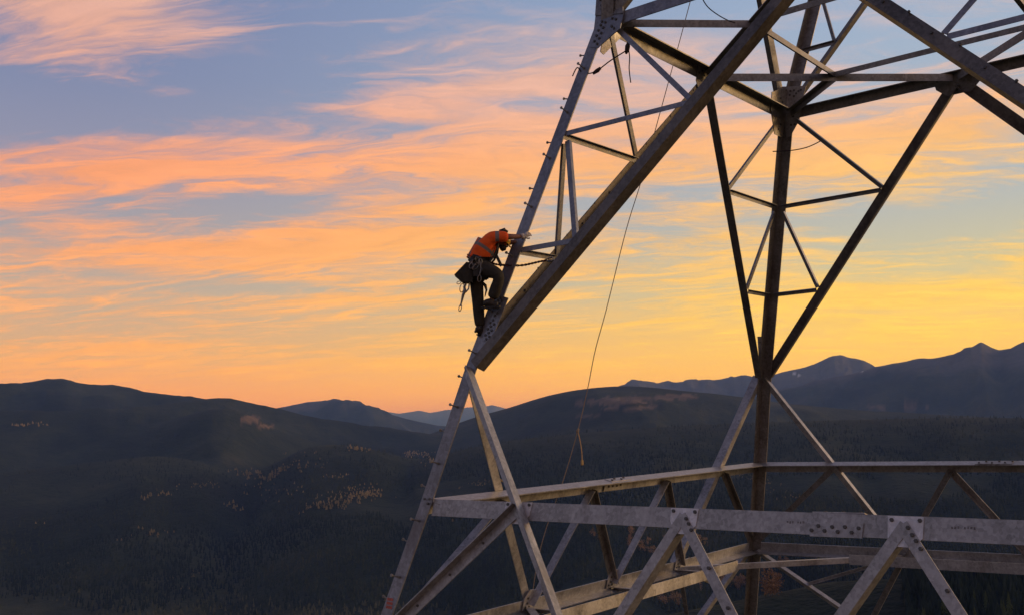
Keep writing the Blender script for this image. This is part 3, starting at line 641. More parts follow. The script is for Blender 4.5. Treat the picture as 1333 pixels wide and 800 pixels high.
T1, T3, S1 = 0.158, 0.383, 0.289
UP = Vector((0, 0, 1))
def hdir(a, b): return (Nd(b, 'A')-Nd(a, 'A')).normalized()
for fa in ('LR', 'RQ', 'BQ', 'LB'):
    a, b = fa; n = FN[fa]; h = hdir(a, b); hv_ = h.copy()
    inward = -n
    mT = Ed(a, b, 'T', 0.5)
    near = fa in ('LR', 'RQ')
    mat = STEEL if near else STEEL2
    low = -UP
    # big K braces up to the middle of the waist beam
    for c, s in ((a, 1), (b, -1)):
        K = Nd(c, 'K'); hs = h*s
        sd = -1
        if fa == 'LB' and c == 'L':
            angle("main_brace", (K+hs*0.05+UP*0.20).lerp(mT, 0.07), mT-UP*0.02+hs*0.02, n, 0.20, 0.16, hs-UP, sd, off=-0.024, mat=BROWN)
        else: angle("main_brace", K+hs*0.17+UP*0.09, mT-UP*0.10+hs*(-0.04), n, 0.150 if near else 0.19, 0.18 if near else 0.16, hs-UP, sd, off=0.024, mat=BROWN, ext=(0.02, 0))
        # lower K braces down through the belt to the lower girdle
        if fa == 'LB':
            hint, sd, w1, w2 = (Vector((0, -1, 0)), 1, 0.15, 0.16) if c == 'B' else (Vector((0, 1, 0)), 1, 0.15, 0.14)
        elif fa == 'BQ':
            hint, sd, w1, w2 = hs+UP, -1, 0.15, 0.10
        else:
            hint, sd, w1, w2 = hs+UP, 1, 0.14, 0.14
        e = Ed(a, b, 'C', S1 if c == a else 1-S1)
        o_ = 0.010 if near else 0.0
        angle("lower_brace", K+hs*0.06-UP*0.02, e, n, w1, w2, hint, sd, off=o_, mat=STEEL, ext=(0.02, 0.0))
        # secondary braces between leg and main brace
        T = Nd(c, 'T')
        rw = 0.075 if near else 0.085
        pts_l = [K.lerp(T, x) for x in (1/3, 2/3)]
        pts_d = [(K).lerp(mT, x) for x in (1/3, 2/3)]
        for pl, pd in zip(pts_l, pts_d):
            angle("tie_brace", pl+hs*0.12, pd-hs*0.05, n, rw, rw*0.8, UP, -1, off=-0.022, mat=LEGM, t=0.008)  # shade put in the colour: dark leg steel pushes upper ties towards silhouette
        angle("tie_brace", pts_l[1]+hs*0.14-UP*0.1, pts_d[0]-hs*0.02+UP*0.05, n, rw, 0.04 if fa == 'LB' else rw*0.8, -h if fa == 'LB' else hs, 1 if fa == 'LB' else -1, off=-0.03, mat=LEGM, t=0.008)
        angle("tie_brace", T+hs*0.24-UP*0.12, pts_d[1]-hs*0.02+UP*0.05, n, rw, 0.04 if fa == 'LB' else rw*0.8, -h if fa == 'LB' else hs, 1 if fa == 'LB' else -1, off=-0.03, mat=LEGM, t=0.008)
        # K panel below the belt
        angle("lower_brace", Nd(c, 'C')+hs*0.12-UP*0.1, Ed(a, b, 'D', 0.5)-hs*0.1, n, 0.13, 0.11, (hs+UP) if fa != 'LB' else (h*-1 if c == 'B' else h), -1 if fa == 'BQ' else 1, off=0.0 if not near else 0.03)
        e = Ed(a, b, 'C', S1 if c == a else 1-S1); q0 = Nd(c, 'C')+hs*0.12-UP*0.1; q1 = Ed(a, b, 'D', 0.5)-hs*0.1
        angle("tie_brace", e-UP*0.08, q0.lerp(q1, 0.40), n, 0.11, 0.09, hs, -1, off=-0.02, mat=STEEL2, t=0.01)
        angle("tie_brace", e-UP*0.06-hs*0.03, q0.lerp(q1, 0.18), n, 0.06, 0.05, hs, -1, off=-0.02, t=0.008)
        angle("lower_brace", Nd(c, 'G')+hs*0.15+UP*0.8, Ed(a, b, 'D', 0.5)-hs*0.1, n, 0.15, 0.13, hs+UP, 1, off=0.0)
    # waist beam, belt beams, lower girdle
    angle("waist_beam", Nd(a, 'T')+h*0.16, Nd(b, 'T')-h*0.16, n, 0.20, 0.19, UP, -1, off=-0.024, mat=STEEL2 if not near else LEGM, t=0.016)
    bo = -0.024 if near else 0.0
    if fa == 'LR':
        angle("belt_beam", Nd(a, 'A')+h*0.14, Nd(b, 'A')-h*0.14, n, 0.22, 0.20, UP, -1, off=-0.024, t=0.016)
    else:
        vn = Vector((round(n.x), round(n.y), 0)).normalized()
        angle("belt_beam", Nd(a, 'A')+h*0.03, Nd(b, 'A')-h*0.03, n, 0.21, 0.23, UP, -1, off=0.0, t=0.016)
    vn = Vector((n.x, n.y, 0)).normalized()
    angle("lower_girdle", Nd(a, 'C')+h*0.05, Nd(b, 'C')-h*0.05, n, 0.20, 0.18, -UP, -1, off=0.0 if not near else -0.024, t=0.016)
    angle("lower_girdle", Nd(a, 'D')+h*0.05, Nd(b, 'D')-h*0.05, vn, 0.18, 0.15, -UP, -1, off=-0.024, t=0.014)
    # W bracing of the belt
    A = [Ed(a, b, 'A', x) for x in (T1, T3, 1-T3, 1-T1)]
    Cn = [Ed(a, b, 'C', x) for x in (S1, 0.5, 1-S1)]
    webs = [(Nd(a, 'C')+h*0.15+UP*0.12, A[0], -1), (Cn[0], A[1], 1), (Cn[1], A[1], -1), (Cn[1], A[2], 1), (Cn[2], A[2], -1), (Nd(b, 'C')-h*0.15+UP*0.12, A[3], 1)]
    for k, (p, q, s) in enumerate(webs):
        mid_dir = (q-p); rising = mid_dir.dot(h) > 0
        if fa == 'LR':
            if k == 0: hint, sd, ww = -h+UP, 1, 0.14
            elif rising: hint, sd, ww = h-UP, -1, 0.11
            else: hint, sd, ww = -h-UP, -1, 0.12
            angle("belt_web", p, q, n, ww, 0.15 if k else 0.12, hint, sd, off=0.004, ext=(0, 0.03))
        elif fa == 'LB':
            if rising: angle("belt_web", p, q-UP*0.06, n, 0.15, 0.13, -h+UP, -1, off=-0.018, ext=(0, 0.0))
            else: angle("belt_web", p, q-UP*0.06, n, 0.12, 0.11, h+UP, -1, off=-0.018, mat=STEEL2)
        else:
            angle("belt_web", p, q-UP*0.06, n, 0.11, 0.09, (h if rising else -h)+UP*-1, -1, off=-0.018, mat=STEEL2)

# plan bracing at the waist: diamond between beam middles, inner square, corner struts
mids = {f: Ed(f[0], f[1], 'T', .5) for f in ('LR', 'RQ', 'BQ', 'LB')}
cor = {'L': ('LB', 'LR'), 'B': ('LB', 'BQ'), 'Q': ('BQ', 'RQ'), 'R': ('LR', 'RQ')}
dm = {}
for c, (f1, f2) in cor.items():
    p, q = mids[f1], mids[f2]
    u = (q-p).normalized()
    angle("plan_brace", p+u*0.12, q-u*0.12, UP, 0.13, 0.13, -Vector((p+q).xy.to_3d()), -1, off=0.02, mat=STEEL2)  # dark steel colour carries the silhouette shade of these upper braces
    dm[c] = (p+q)/2
    cp = Nd(c, 'T'); u = (dm[c]-cp).normalized()
    angle("plan_brace", cp+u*0.22, dm[c], UP, 0.12, 0.11, (1, 0, 0), -1, off=0.03, mat=STEEL2)
for c1, c2 in ('LB', 'BQ', 'QR', 'RL'):
    angle("plan_brace", dm[c1], dm[c2], UP, 0.11, 0.09, (0.3, -1, 0), -1, off=0.05, mat=BROWN if c1 == 'L' else STEEL2)  # browner first bar: its colour holds the sunlit face dark
# plan bracing at the lower girdle
vnz = UP
for c, (f1, f2) in cor.items():
    def npt(f): return Ed(f[0], f[1], 'C', S1 if f[0] == c else 1-S1)
    p, q = npt(f1), npt(f2)
    angle("plan_brace", p, q, UP, 0.12, 0.10, -Vector((p+q).xy.to_3d()), -1, off=-0.02, mat=STEEL)
    m_ = (p+q)/2; cp = Nd(c, 'C')
for f in ('LB', 'BQ', 'RQ', 'LR'):
    p = Ed(f[0], f[1], 'C', 0.22); q = Ed(f[0], f[1], 'C', 0.78); inn = Vector((-FN[f].x, -FN[f].y, 0)).normalized()
    angle("inner_girdle", p+inn*0.86-UP*0.05, q+inn*0.86-UP*0.05, -inn, 0.19, 0.12, -UP, 1, off=0.0, t=0.014, mat=STEEL)
    m_ = Ed(f[0], f[1], 'C', 0.5)
    for x in (S1+0.01, 0.5, 1-S1-0.01):
        g = Ed(f[0], f[1], 'C', x)
        angle("plan_brace", g+inn*0.02, g+inn*0.86, UP, 0.08, 0.07, (1, 0.2, 0), -1, off=-0.06, mat=STEEL, t=0.009)

# waist fork: the members that leave the top corners
fork = {}
for c in 'LRBQ':
    sx_, sy_ = SG[c]
    T = Nd(c, 'T')
    d = Vector((-sx_*0.12, sy_*0.10, 0.5)).normalized()
    m = MB(); w = 0.205; t = 0.02
    fx = Vector((-sx_, 0, 0)); fy = Vector((0, -sy_, 0))
    pts = [T, T+d*7.5]
    ring = [p+fx*a_1+fy*b_1 for p in pts for (a_1, b_1) in ((0, 0), (w, 0), (w, t), (t, t), (t, w), (0, w))]
    k = 6
    m.add(ring, [tuple(range(k))[::-1], tuple(range(k, 2*k))]+[(i, (i+1) % k, k+(i+1) % k, k+i) for i in range(k)])
    m.build("fork_leg", STEEL2, tower)
    # inner fork member on the side face, leaning to the middle
    d2 = Vector((-sx_*0.10, -sy_*0.40, 0.5)).normalized()
    fn = Vector((sx_, 0, 0.2))
    angle("fork_leg", T+d2*0.25-Vector((sx_, 0, 0))*0.02, T+d2*7.0, fn, 0.20, 0.19, (0, sy_, 0.2), 1, off=0.0, mat=STEEL2, t=0.018)
    # brace in the other face
    d3 = Vector((-sx_*0.42, sy_*0.09, 0.5)).normalized()
    if c in 'LR': d3 = Vector((-sx_*0.62, sy_*0.06, 0.42)).normalized()
    fn2 = Vector((0, sy_, -0.2))
    angle("fork_brace", T+d3*0.25+fx*0.05, T+d3*6.8, fn2, 0.15, 0.13, (-sx_, 0, -0.3), -1, off=-0.02, mat=STEEL2)
    # small ties between fork leg and brace
    p1 = T+d*1.28; p2 = T+d3*1.60
    angle("tie_brace", p1+fx*0.1, p2, fn2, 0.07, 0.06, UP, -1, off=-0.04, mat=STEEL2, t=0.008)
    p1 = T+d*2.6
    angle("tie_brace", p1+fx*0.1, p2, fn2, 0.07, 0.06, UP, -1, off=-0.04, mat=STEEL2, t=0.008)
# ---------------------------------------------------------------- gussets and splices
P_ = lambda c, l: Nd(c, l)
LRn, LBn, BQn = FN['LR'], FN['LB'], FN['BQ']
LRv, LBv, BQv = LRn, LBn, BQn
def flange_up(n_, h_):
    q_ = n_.cross(h_); return q_ if q_.z > 0 else -q_
hx, hy = Vector((1, 0, 0)), Vector((0, 1, 0))
LTp = [(-0.121, -0.383), (0.017, -0.432), (0.057, -0.397), (0.362, -0.214), (0.391, -0.009), (0.353, 0.325), (-0.116, 0.487), (-0.099, 0.151), (-0.096, -0.125)]
LTb = [(0.035, -0.001), (0.095, -0.033), (0.019, -0.057), (0.071, -0.116), (-0.007, -0.137), (0.047, -0.198), (-0.03, -0.217), (0.022, -0.278), (-0.055, -0.302), (0.0, -0.364), (0.212, -0.004), (0.276, -0.04), (0.217, -0.14), (0.261, -0.186)]
plate("gusset_plate", P_('L', 'T'), hx, LRn, LTp, 0.004, 0.014, LEGM, LTb, 0.021)
plate("gusset_plate", P_('L', 'T')+hx*0.0+UP*0.0, hx, LRn, [(-0.096, 0.135), (0.386, 0.02), (0.353, 0.325), (-0.116, 0.487)], 0.020, 0.012, STEEL2,
      [(0.001, 0.274), (0.071, 0.309), (0.018, 0.20), (0.088, 0.225), (-0.03, 0.382), (0.052, 0.40)], 0.02)
plate("gusset_plate", P_('L', 'T'), hy, LBn, [(0.05, -0.40), (0.14, -0.42), (0.46, -0.10), (0.55, 0.2), (0.05, 0.3)], -0.05, 0.012, STEEL, [], 0.02)
SPp = [(0.228, 0.417), (0.385, 0.371), (0.582, 0.982), (0.443, 1.031)]
SPb = [(0.302, 0.422), (0.278, 0.478), (0.353, 0.452), (0.329, 0.509), (0.303, 0.564), (0.375, 0.538), (0.351, 0.597), (0.33, 0.652), (0.403, 0.624), (0.373, 0.684), (0.395, 0.745), (0.434, 0.777), (0.45, 0.914), (0.487, 0.949), (0.463, 0.99), (0.414, 0.962)]
plate("splice_plate", P_('L', 'K'), hx, LRn, SPp, 0.004, 0.014, LEGM, SPb, 0.019)
bo_ = -0.022
for t_, poly, bl, wb in ((T1, [(-0.218, 0.108), (0.191, 0.108), (0.165, -0.057), (0.026, -0.160), (-0.156, -0.160), (-0.225, 0.031)], [(-0.182, 0.075), (-0.077, 0.077), (0.154, 0.075)], []),
                     (T3, [(-0.150, 0.108), (0.189, 0.104), (0.167, -0.082), (0.064, -0.175), (-0.07, -0.175), (-0.150, -0.037)], [(-0.115, 0.072), (0.151, 0.068)], [(0.058, -0.011), (0.094, -0.064), (0.13, -0.130), (0.371, -0.518), (0.62, -0.905)]),
                     (1-T3, [(-0.150, 0.105), (0.185, 0.103), (0.175, -0.100), (0.082, -0.185), (-0.06, -0.185), (-0.150, -0.098)], [(-0.112, 0.066), (0.150, 0.066)], [(0.045, -0.005), (0.085, -0.071), (0.12, -0.125), (0.164, -0.196), (0.399, -0.559)])):
    gp = plate("gusset_plate", Ed('L', 'R', 'A', t_), hx, LRv, poly, bo_, 0.012, PLATE, bl, 0.021)
    for (a, b) in wb:
        e2_ = LRn.cross(hx); e2_ = e2_ if e2_.z > 0 else -e2_
        bolt_specs.append((None, Ed('L', 'R', 'A', t_)+hx*a+e2_*b+LRn*0.006, LRn, 0.021))
plate("splice_plate", Ed('L', 'R', 'A', .5), hx, LRv, [(0.264, 0.018), (0.805, 0.017), (0.79, -0.13), (0.265, -0.13)], -0.024, 0.014, STEEL,
      [(0.352, -0.025), (0.494, -0.031), (0.623, -0.027), (0.758, -0.035), (0.283, -0.071), (0.417, -0.072), (0.551, -0.076), (0.69, -0.079)], 0.020)
ctr = Ed('L', 'R', 'A', .5)
plate("splice_plate", ctr+flange_up(LRn, hx)*0.111-LRn*0.024, hx, flange_up(LRn, hx), [(0.27, 0.02), (0.80, 0.02), (0.80, 0.17), (0.27, 0.17)], 0.0, 0.012, STEEL,
      [(0.30+0.09*k, 0.06 if k % 2 else 0.11) for k in range(6)], 0.018, e2=-LRn)
for (a, b) in [(0.025, 0.099), (0.116, 0.101), (0.079, 0.04)]:
    bolt_specs.append((None, P_('L', 'A')+hx*a+UP*b+LRn*0.004, LRn, 0.019))
cb = Ed('L', 'B', 'A', .5)
plate("splice_plate", cb, hy, LBv, [(-0.777, 0.085), (-0.238, 0.085), (-0.233, -0.085), (-0.786, -0.085)], -0.030, -0.012, STEEL, [(-0.661, -0.01), (-0.539, -0.011), (-0.416, -0.013), (-0.304, -0.007)], 0.020)
plate("splice_plate", cb+flange_up(LBn, hy)*0.106, hy, flange_up(LBn, hy), [(-0.80, 0.02), (-0.20, 0.02), (-0.20, 0.17), (-0.80, 0.17)], 0.0, 0.012, STEEL, [(-0.72+0.14*k, 0.07 if k % 2 else 0.12) for k in range(4)], 0.022, e2=-LBn)
cq = Ed('B', 'Q', 'A', .5)
plate("splice_plate", cq+flange_up(BQn, hx)*0.106, hx, flange_up(BQn, hx), [(-0.70, 0.21), (-0.08, 0.21), (-0.08, 0.04), (-0.70, 0.04)], 0.0, 0.014, STEEL, [(-0.64+0.11*k, 0.09 if k % 2 else 0.16) for k in range(6)], 0.020, e2=-BQn)
# waist corner at the back, both faces
plate("gusset_plate", P_('B', 'T'), hx, BQn, [(0.0, 0.56), (0.548, 0.45), (0.436, 0.227), (0.36, -0.034), (0.28, -0.173), (0.08, -0.40), (0.0, -0.42)], -0.045, -0.014, STEEL,
      [(0.157, 0.455), (0.233, 0.427), (0.301, 0.422), (0.134, 0.394), (0.208, 0.355), (0.281, 0.317), (0.386, 0.391), (0.335, 0.359), (0.434, 0.402), (0.2, -0.05), (0.13, -0.2), (0.2, -0.2)], 0.021)
plate("gusset_plate", P_('B', 'T'), hy, LBn, [(-0.782, 0.278), (-0.465, 0.416), (-0.02, 0.45), (-0.02, -0.42), (-0.36, -0.42), (-0.699, -0.026)], -0.045, -0.014, STEEL2, [(-0.3, 0.2), (-0.4, 0.25), (-0.2, -0.2), (-0.25, -0.3)], 0.021)
# beam middles at the waist
for f, c1, c2, hh_, nn_ in (('LB', 'L', 'B', hy, LBn), ('BQ', 'B', 'Q', hx, BQn), ('LR', 'L', 'R', hx, LRn), ('RQ', 'R', 'Q', hy, FN['RQ'])):
    plate("gusset_plate", Ed(c1, c2, 'T', .5), hh_, nn_, [(-0.40, 0.09), (0.40, 0.09), (0.36, -0.16), (0.20, -0.30), (-0.20, -0.30), (-0.36, -0.16)], 0.006 if f in ('LR', 'RQ') else -0.044, 0.012 if f in ('LR', 'RQ') else -0.012, STEEL2,
          [(-0.32+0.09*k, 0.035 if k % 2 else -0.02) for k in range(8)] if f in ('LB', 'BQ') else [], 0.019)
# knee corners at K and small gussets on the lower girdle
for f, c1, c2, hh_, nn_ in (('LB', 'L', 'B', hy, LBn), ('BQ', 'B', 'Q', hx, BQn)):
    for t_ in (S1, 0.5, 1-S1):
        plate("gusset_plate", Ed(c1, c2, 'C', t_), hh_, nn_, [(-0.20, -0.05), (-0.20, 0.14), (-0.09, 0.27), (0.11, 0.25), (0.18, -0.05)], -0.030, -0.012, STEEL, [(-0.11, 0.06), (-0.11, 0.14), (-0.14, -0.0), (-0.05, -0.0)] if f == 'LB' else [], 0.018)
plate("splice_plate", P_('B', 'K'), (P_('B', 'T')-P_('B', 'K')), hx-hy, [(0.32, -0.10), (0.86, -0.10), (0.86, 0.10), (0.32, 0.10)], 0.155, 0.012, STEEL2,
      [(0.38+0.06*k, -0.05 if k % 2 else 0.05) for k in range(8)], 0.018)
# bolts along the braces seen up close
def row(p, q, t0, t1, n_, nrm, off, latv, lat):
    u = (Vector(q)-Vector(p))
    for k in range(n_):
        c_ = Vector(p)+u*(t0+(t1-t0)*k/max(1, n_-1))
        bolt_specs.append((None, c_+Vector(nrm)*off+Vector(latv)*(lat if k % 2 else -lat), Vector(nrm), 0.019))
row(Nd('R', 'K'), Ed('L', 'R', 'T', .5), 0.45, 0.92, 9, LRn, 0.024, Vector((0.5, 0, 0.8)), 0.03)
row((Nd('L', 'K')+UP*.25), Ed('L', 'B', 'T', .5)-UP*.0, 0.2, 0.93, 14, -LBn, 0.045, Vector((0, -.6, .7)), 0.045)
row(Nd('L', 'C')+hx*0.15+UP*0.12, Ed('L', 'R', 'A', T1), 0.25, 0.75, 3, LRn, 0.018, UP, 0.0)
# bolts: the nearest hundred each its own object under its plate, the others one mesh
bm_ = MB()
def hexa(r, h):
    v = [(r*math.cos(k*math.pi/3), r*math.sin(k*math.pi/3), 0) for k in range(6)]
    v2 = [(x*0.92, y*0.92, h) for x, y, _ in v]
    f = [tuple(range(6))[::-1], tuple(range(6, 12))]+[(i, (i+1) % 6, 6+(i+1) % 6, 6+i) for i in range(6)]
    return v+v2, f
hv_v, hv_f = hexa(1.0, 0.8)
bolt_me = bpy.data.meshes.new("bolt"); bolt_me.from_pydata(hv_v, [], hv_f); bolt_me.materials.append(BOLT); bolt_me.update()
bolt_specs.sort(key=lambda s: (s[1]-CAM).length)
rest = MB()
for k, (par, c_, n_, rr) in enumerate(bolt_specs):
    M_ = Matrix.Translation(c_) @ n_.to_track_quat('Z', 'Y').to_matrix().to_4x4() @ Matrix.Diagonal((rr, rr, rr, 1))
    if k < 100:
        o = bpy.data.objects.new("bolt", bolt_me); COL.objects.link(o); o.parent = par or tower; o.matrix_local = M_
    else:
        rest.add([M_ @ Vector(v) for v in hv_v], hv_f)
if rest.v:
    tag(rest.build("bolt_rows", BOLT, tower), kind="stuff")

# step bolts up the near corner, alternately through either flange
legL = lambda z: Nd('L', 'K')+(Nd('L', 'T')-Nd('L', 'K'))*((z-LV['K'][2])/(LV['T'][2]-LV['K'][2])) if z > LV['K'][2] else Nd('L', 'C')+(Nd('L', 'K')-Nd('L', 'C'))*((z-LV['C'][2])/(LV['K'][2]-LV['C'][2]))
sb = MB()
sb.tube([(0, 0, -0.03), (0, 0, 0.135)], 0.0095, 8)
sb.tube([(0, 0, 0.135), (0, 0, 0.150)], 0.020, 10)
sb.tube([(0, 0, 0.0), (0, 0, 0.016)], 0.019, 6)
sb_me = None
def lofs(z): return Vector((LOFF(z), 0, 0))
for z, kind in [(z, 'a') for z in (13.14, 13.86, 14.60, 15.34, 16.05, 16.62, 17.372, 18.061, 18.749, 19.413, 20.056)]+[(z, 'b') for z in (12.83, 13.56, 14.27, 15.0, 15.72, 16.33, 16.98, 17.65, 18.344, 19.013, 19.651, 20.304)]:
    p = legL(z)+lofs(z)
    if kind == 'a': p = p+hx*0.10+LRn*0.004; n_ = LRn
    else: p = p+hy*0.10+LBn*0.002; n_ = LBn
    if sb_me is None:
        o = sb.build("step_bolt", PEG, tower); sb_me = o.data
    else:
        o = bpy.data.objects.new("step_bolt", sb_me); COL.objects.link(o); o.parent = tower
    o.matrix_local = Matrix.Translation(p) @ n_.to_track_quat('Z', 'Y').to_matrix().to_4x4() @ Matrix.Rotation(rnd.uniform(-.05, .05), 4, 'X')
# red paint mark low on the near leg
RED = plain("faded_red_paint", (0.42, 0.10, 0.07, 1), 0.7, 60, 0.5)
pc = legL(12.80)+lofs(12.8)
for k_ in range(3):
    plate("paint_mark", pc, hx, LRn, [(0.04, -0.055+0.05*k_), (0.15, -0.06+0.05*k_), (0.15, -0.025+0.05*k_), (0.04, -0.02+0.05*k_)], 0.0035, 0.001, RED)

# faint illegible mill stamps on the front belt beam
INK = plain("faded_ink_stamp", (0.15, 0.14, 0.14, 1), 0.7, 60, 0.5)
for cx_m, cnt in ((0.02, 7), (1.62, 8)):
    sm = MB(); e2_ = flange_up(LRn, hx); r2 = random.Random(int(cx_m*100))
    for k in range(cnt):
        if k == 3: continue
        c_ = ctr+hx*(cx_m+0.028*k)+e2_*(0.005+r2.uniform(-.003, .003))-LRn*0.0235
        sm.box(c_, (hx, e2_, LRn), (r2.uniform(.005, .010), r2.uniform(.008, .013), .0006))
    sm.build("stamp_mark", INK, tower)

# ---------------------------------------------------------------- the climber
ROOT = Vector((-4.4193, -4.5434, 16.2825))
HEAD_ROT = Matrix(((r0.x, -r0.y, 0), (r0.y, r0.x, 0), (0, 0, 1)))
person = empty("person", ROOT)
person.rotation_euler = HEAD_ROT.to_euler()
tag(person, "person in an orange hi-vis shirt and yellow helmet climbing the tower leg on step bolts", "person")
def J(zx, zy, y=0.0):
    a = (zx-260)/380.0; b = (670-zy)/380.0
    return Vector((a+0.037*b, y, b-0.037*a))
def skin(name, nodes, edges, mat, parent, sub=2, root=0, smooth=True):
    """nodes: (Vector, rx, ry); returns one continuous mesh grown over the joints"""
    me = bpy.data.meshes.new(name+"_bones")
    me.from_pydata([tuple(n[0]) for n in nodes], edges, [])
    o = bpy.data.objects.new(name, me); COL.objects.link(o)
    o.modifiers.new("skin", 'SKIN')
    sk = me.skin_vertices[0].data
    for i, n in enumerate(nodes):
        sk[i].radius = (n[1], n[2] if len(n) > 2 else n[1]); sk[i].use_root = (i == root)
    s_ = o.modifiers.new("sub", 'SUBSURF'); s_.levels = sub; s_.render_levels = sub
    bpy.context.view_layer.update()
    dg = bpy.context.evaluated_depsgraph_get()
    nm = bpy.data.meshes.new_from_object(o.evaluated_get(dg))
    bpy.data.objects.remove(o); bpy.data.meshes.remove(me)
    nm.name = name
    nm.materials.clear(); nm.materials.append(mat)
    for p in nm.polygons: p.use_smooth = smooth
    o = bpy.data.objects.new(name, nm); COL.objects.link(o); o.parent = parent
    return o
SKIN_M = plain("skin", (0.25, 0.12, 0.08, 1), 0.55, 40, 0.12)
SHIRT = None
m, N, bs, out = new_mat("hi_vis_shirt")
tcn = N.n('ShaderNodeTexCoord'); sp2 = N.n('ShaderNodeSeparateXYZ'); N.link(tcn.outputs['Object'], sp2.inputs[0])
ox, oz = sp2.outputs[0], sp2.outputs[2]
pb = J(290, 228); axd = (0.60, 0.80)
dd = N.m('ADD', N.m('MULTIPLY', N.m('SUBTRACT', ox, pb.x), axd[0]), N.m('MULTIPLY', N.m('SUBTRACT', oz, pb.z), axd[1]))
band1 = N.m('LESS_THAN', N.m('ABSOLUTE', dd), 0.022)
ps = J(348, 160)
band2 = N.m('MULTIPLY', N.m('LESS_THAN', N.m('ABSOLUTE', N.m('SUBTRACT', ox, ps.x)), 0.026), N.m('GREATER_THAN', oz, J(330, 196).z))
oyb = N.m('MULTIPLY', N.m('LESS_THAN', N.m('ABSOLUTE', N.m('SUBTRACT', N.m('ABSOLUTE', sp2.outputs[1]), 0.085)), 0.018), N.m('LESS_THAN', ox, J(322, 0).x))
bandm = N.m('MAXIMUM', band1, N.m('MAXIMUM', band2, oyb))
nz = N.noise(tcn.outputs['Object'], 9, 4, 0.6)
orange = N.ramp(nz, [(0.3, (0.80, 0.085, 0.008, 1)), (0.7, (1.0, 0.14, 0.014, 1))])
N.link(N.mix(bandm, orange, (0.22, 0.19, 0.18, 1)), bs.inputs['Base Color'])
bs.inputs['Roughness'].default_value = 0.85
bmp = N.n('ShaderNodeBump'); bmp.inputs['Strength'].default_value = 0.6; bmp.inputs['Distance'].default_value = 0.02
N.link(N.noise(tcn.outputs['Object'], 14, 3, 0.6, 1.2), bmp.inputs['Height']); N.link(bmp.outputs[0], bs.inputs['Normal'])
SHIRT = m
PANTS = plain("dark_work_trousers", (0.030, 0.026, 0.020, 1), 0.9, 16, 0.35, bump=0.5)
LEATH = plain("dark_boot_leather", (0.028, 0.022, 0.018, 1), 0.6, 30, 0.3, bump=0.3)
BLACK = plain("black_webbing", (0.014, 0.013, 0.013, 1), 0.7, 60, 0.3)
GLOVE = plain("pale_leather_glove", (0.50, 0.45, 0.40, 1), 0.8, 40, 0.2)
YEL = plain("yellow_helmet_shell", (0.62, 0.36, 0.02, 1), 0.35, 10, 0.08)
METAL = plain("worn_metal", (0.20, 0.19, 0.185, 1), 0.35, 40, 0.2, metal=0.8)
HAIRM = plain("dark_hair", (0.02, 0.014, 0.010, 1), 0.7, 80, 0.4)

# joints
waist = J(250, 272); chest = J(297, 192); neck = J(336, 165); head = J(367, 174)
shR, shL = J(320, 166, -0.165), J(322, 164, 0.165)
elR, elL = J(412, 168, -0.19), J(408, 172, 0.20)
wrR, wrL = J(474, 161, -0.10), J(452, 168, 0.16)
hipR, hipL = J(262, 318, -0.095), J(240, 325, 0.09)
knR, knL = J(364, 366, -0.20), J(246, 480, 0.10)
anR, anL = J(318, 494, -0.10), J(256, 618, 0.10)
pelvis = J(247, 308)
# one continuous body: trunk, arms, legs, head
nodes = [(pelvis, .11, .14), (waist, .105, .135), (chest, .115, .155), (neck, .062, .062), (head-Vector((.012, 0, .005)), .078, .075), (head+Vector((.035, 0, -.075)), .058, .055),
         (shR, .06, .06), (elR, .042, .042), (wrR, .032, .030), (shL, .06, .06), (elL, .042, .042), (wrL, .032, .030),
         (hipR, .085, .085), (knR, .058, .058), (anR, .04, .04), (hipL, .085, .085), (knL, .058, .058), (anL, .04, .04)]
edges = [(0, 1), (1, 2), (2, 3), (3, 4), (4, 5), (2, 6), (6, 7), (7, 8), (2, 9), (9, 10), (10, 11), (0, 12), (12, 13), (13, 14), (0, 15), (15, 16), (16, 17)]
body = skin("body", nodes, edges, SKIN_M, person)
# face: nose, brow, ears joined into the body mesh
fm = MB()
fwd = Vector((0.80, 0, -0.60)).normalized(); upv = Vector((0.60, 0, 0.80)).normalized()
hc = head+Vector((.012, 0, -.04))
fm.tube([hc+fwd*0.060+upv*0.030, hc+fwd*0.088+upv*-0.002, hc+fwd*0.066-upv*0.012], [.008, .014, .010], 8)
for s in (-1, 1):
    fm.tube([hc+Vector((0, s*.066, 0))+upv*.02, hc+Vector((0, s*.080, 0))+upv*0.0-fwd*.01, hc+Vector((0, s*.066, 0))-upv*.025], [.012, .018, .010], 8)
    fm.tube([hc+fwd*.066+Vector((0, s*.030, 0))+upv*.030, hc+fwd*.071+Vector((0, s*.030, 0))+upv*.026], [.010, .006], 8)
fm.tube([hc+fwd*.066-upv*.040+Vector((0, -.022, 0)), hc+fwd*.073-upv*.040, hc+fwd*.066-upv*.040+Vector((0, .022, 0))], [.004, .008, .004], 6)
bb = bmesh.new(); bb.from_mesh(body.data)
tmp = bpy.data.meshes.new("tmp"); tmp.from_pydata([tuple(v) for v in fm.v], [], fm.f); bb.from_mesh(tmp); bb.to_mesh(body.data); bb.free(); bpy.data.meshes.remove(tmp)
for p in body.data.polygons: p.use_smooth = True
# beard and hair
bd = MB(); bd.tube([hc+fwd*.030-upv*.020, hc+fwd*.050-upv*.062, hc+fwd*.046-upv*.090], [.058, .050, .022], 12)
bd.build("beard", HAIRM, person, True)
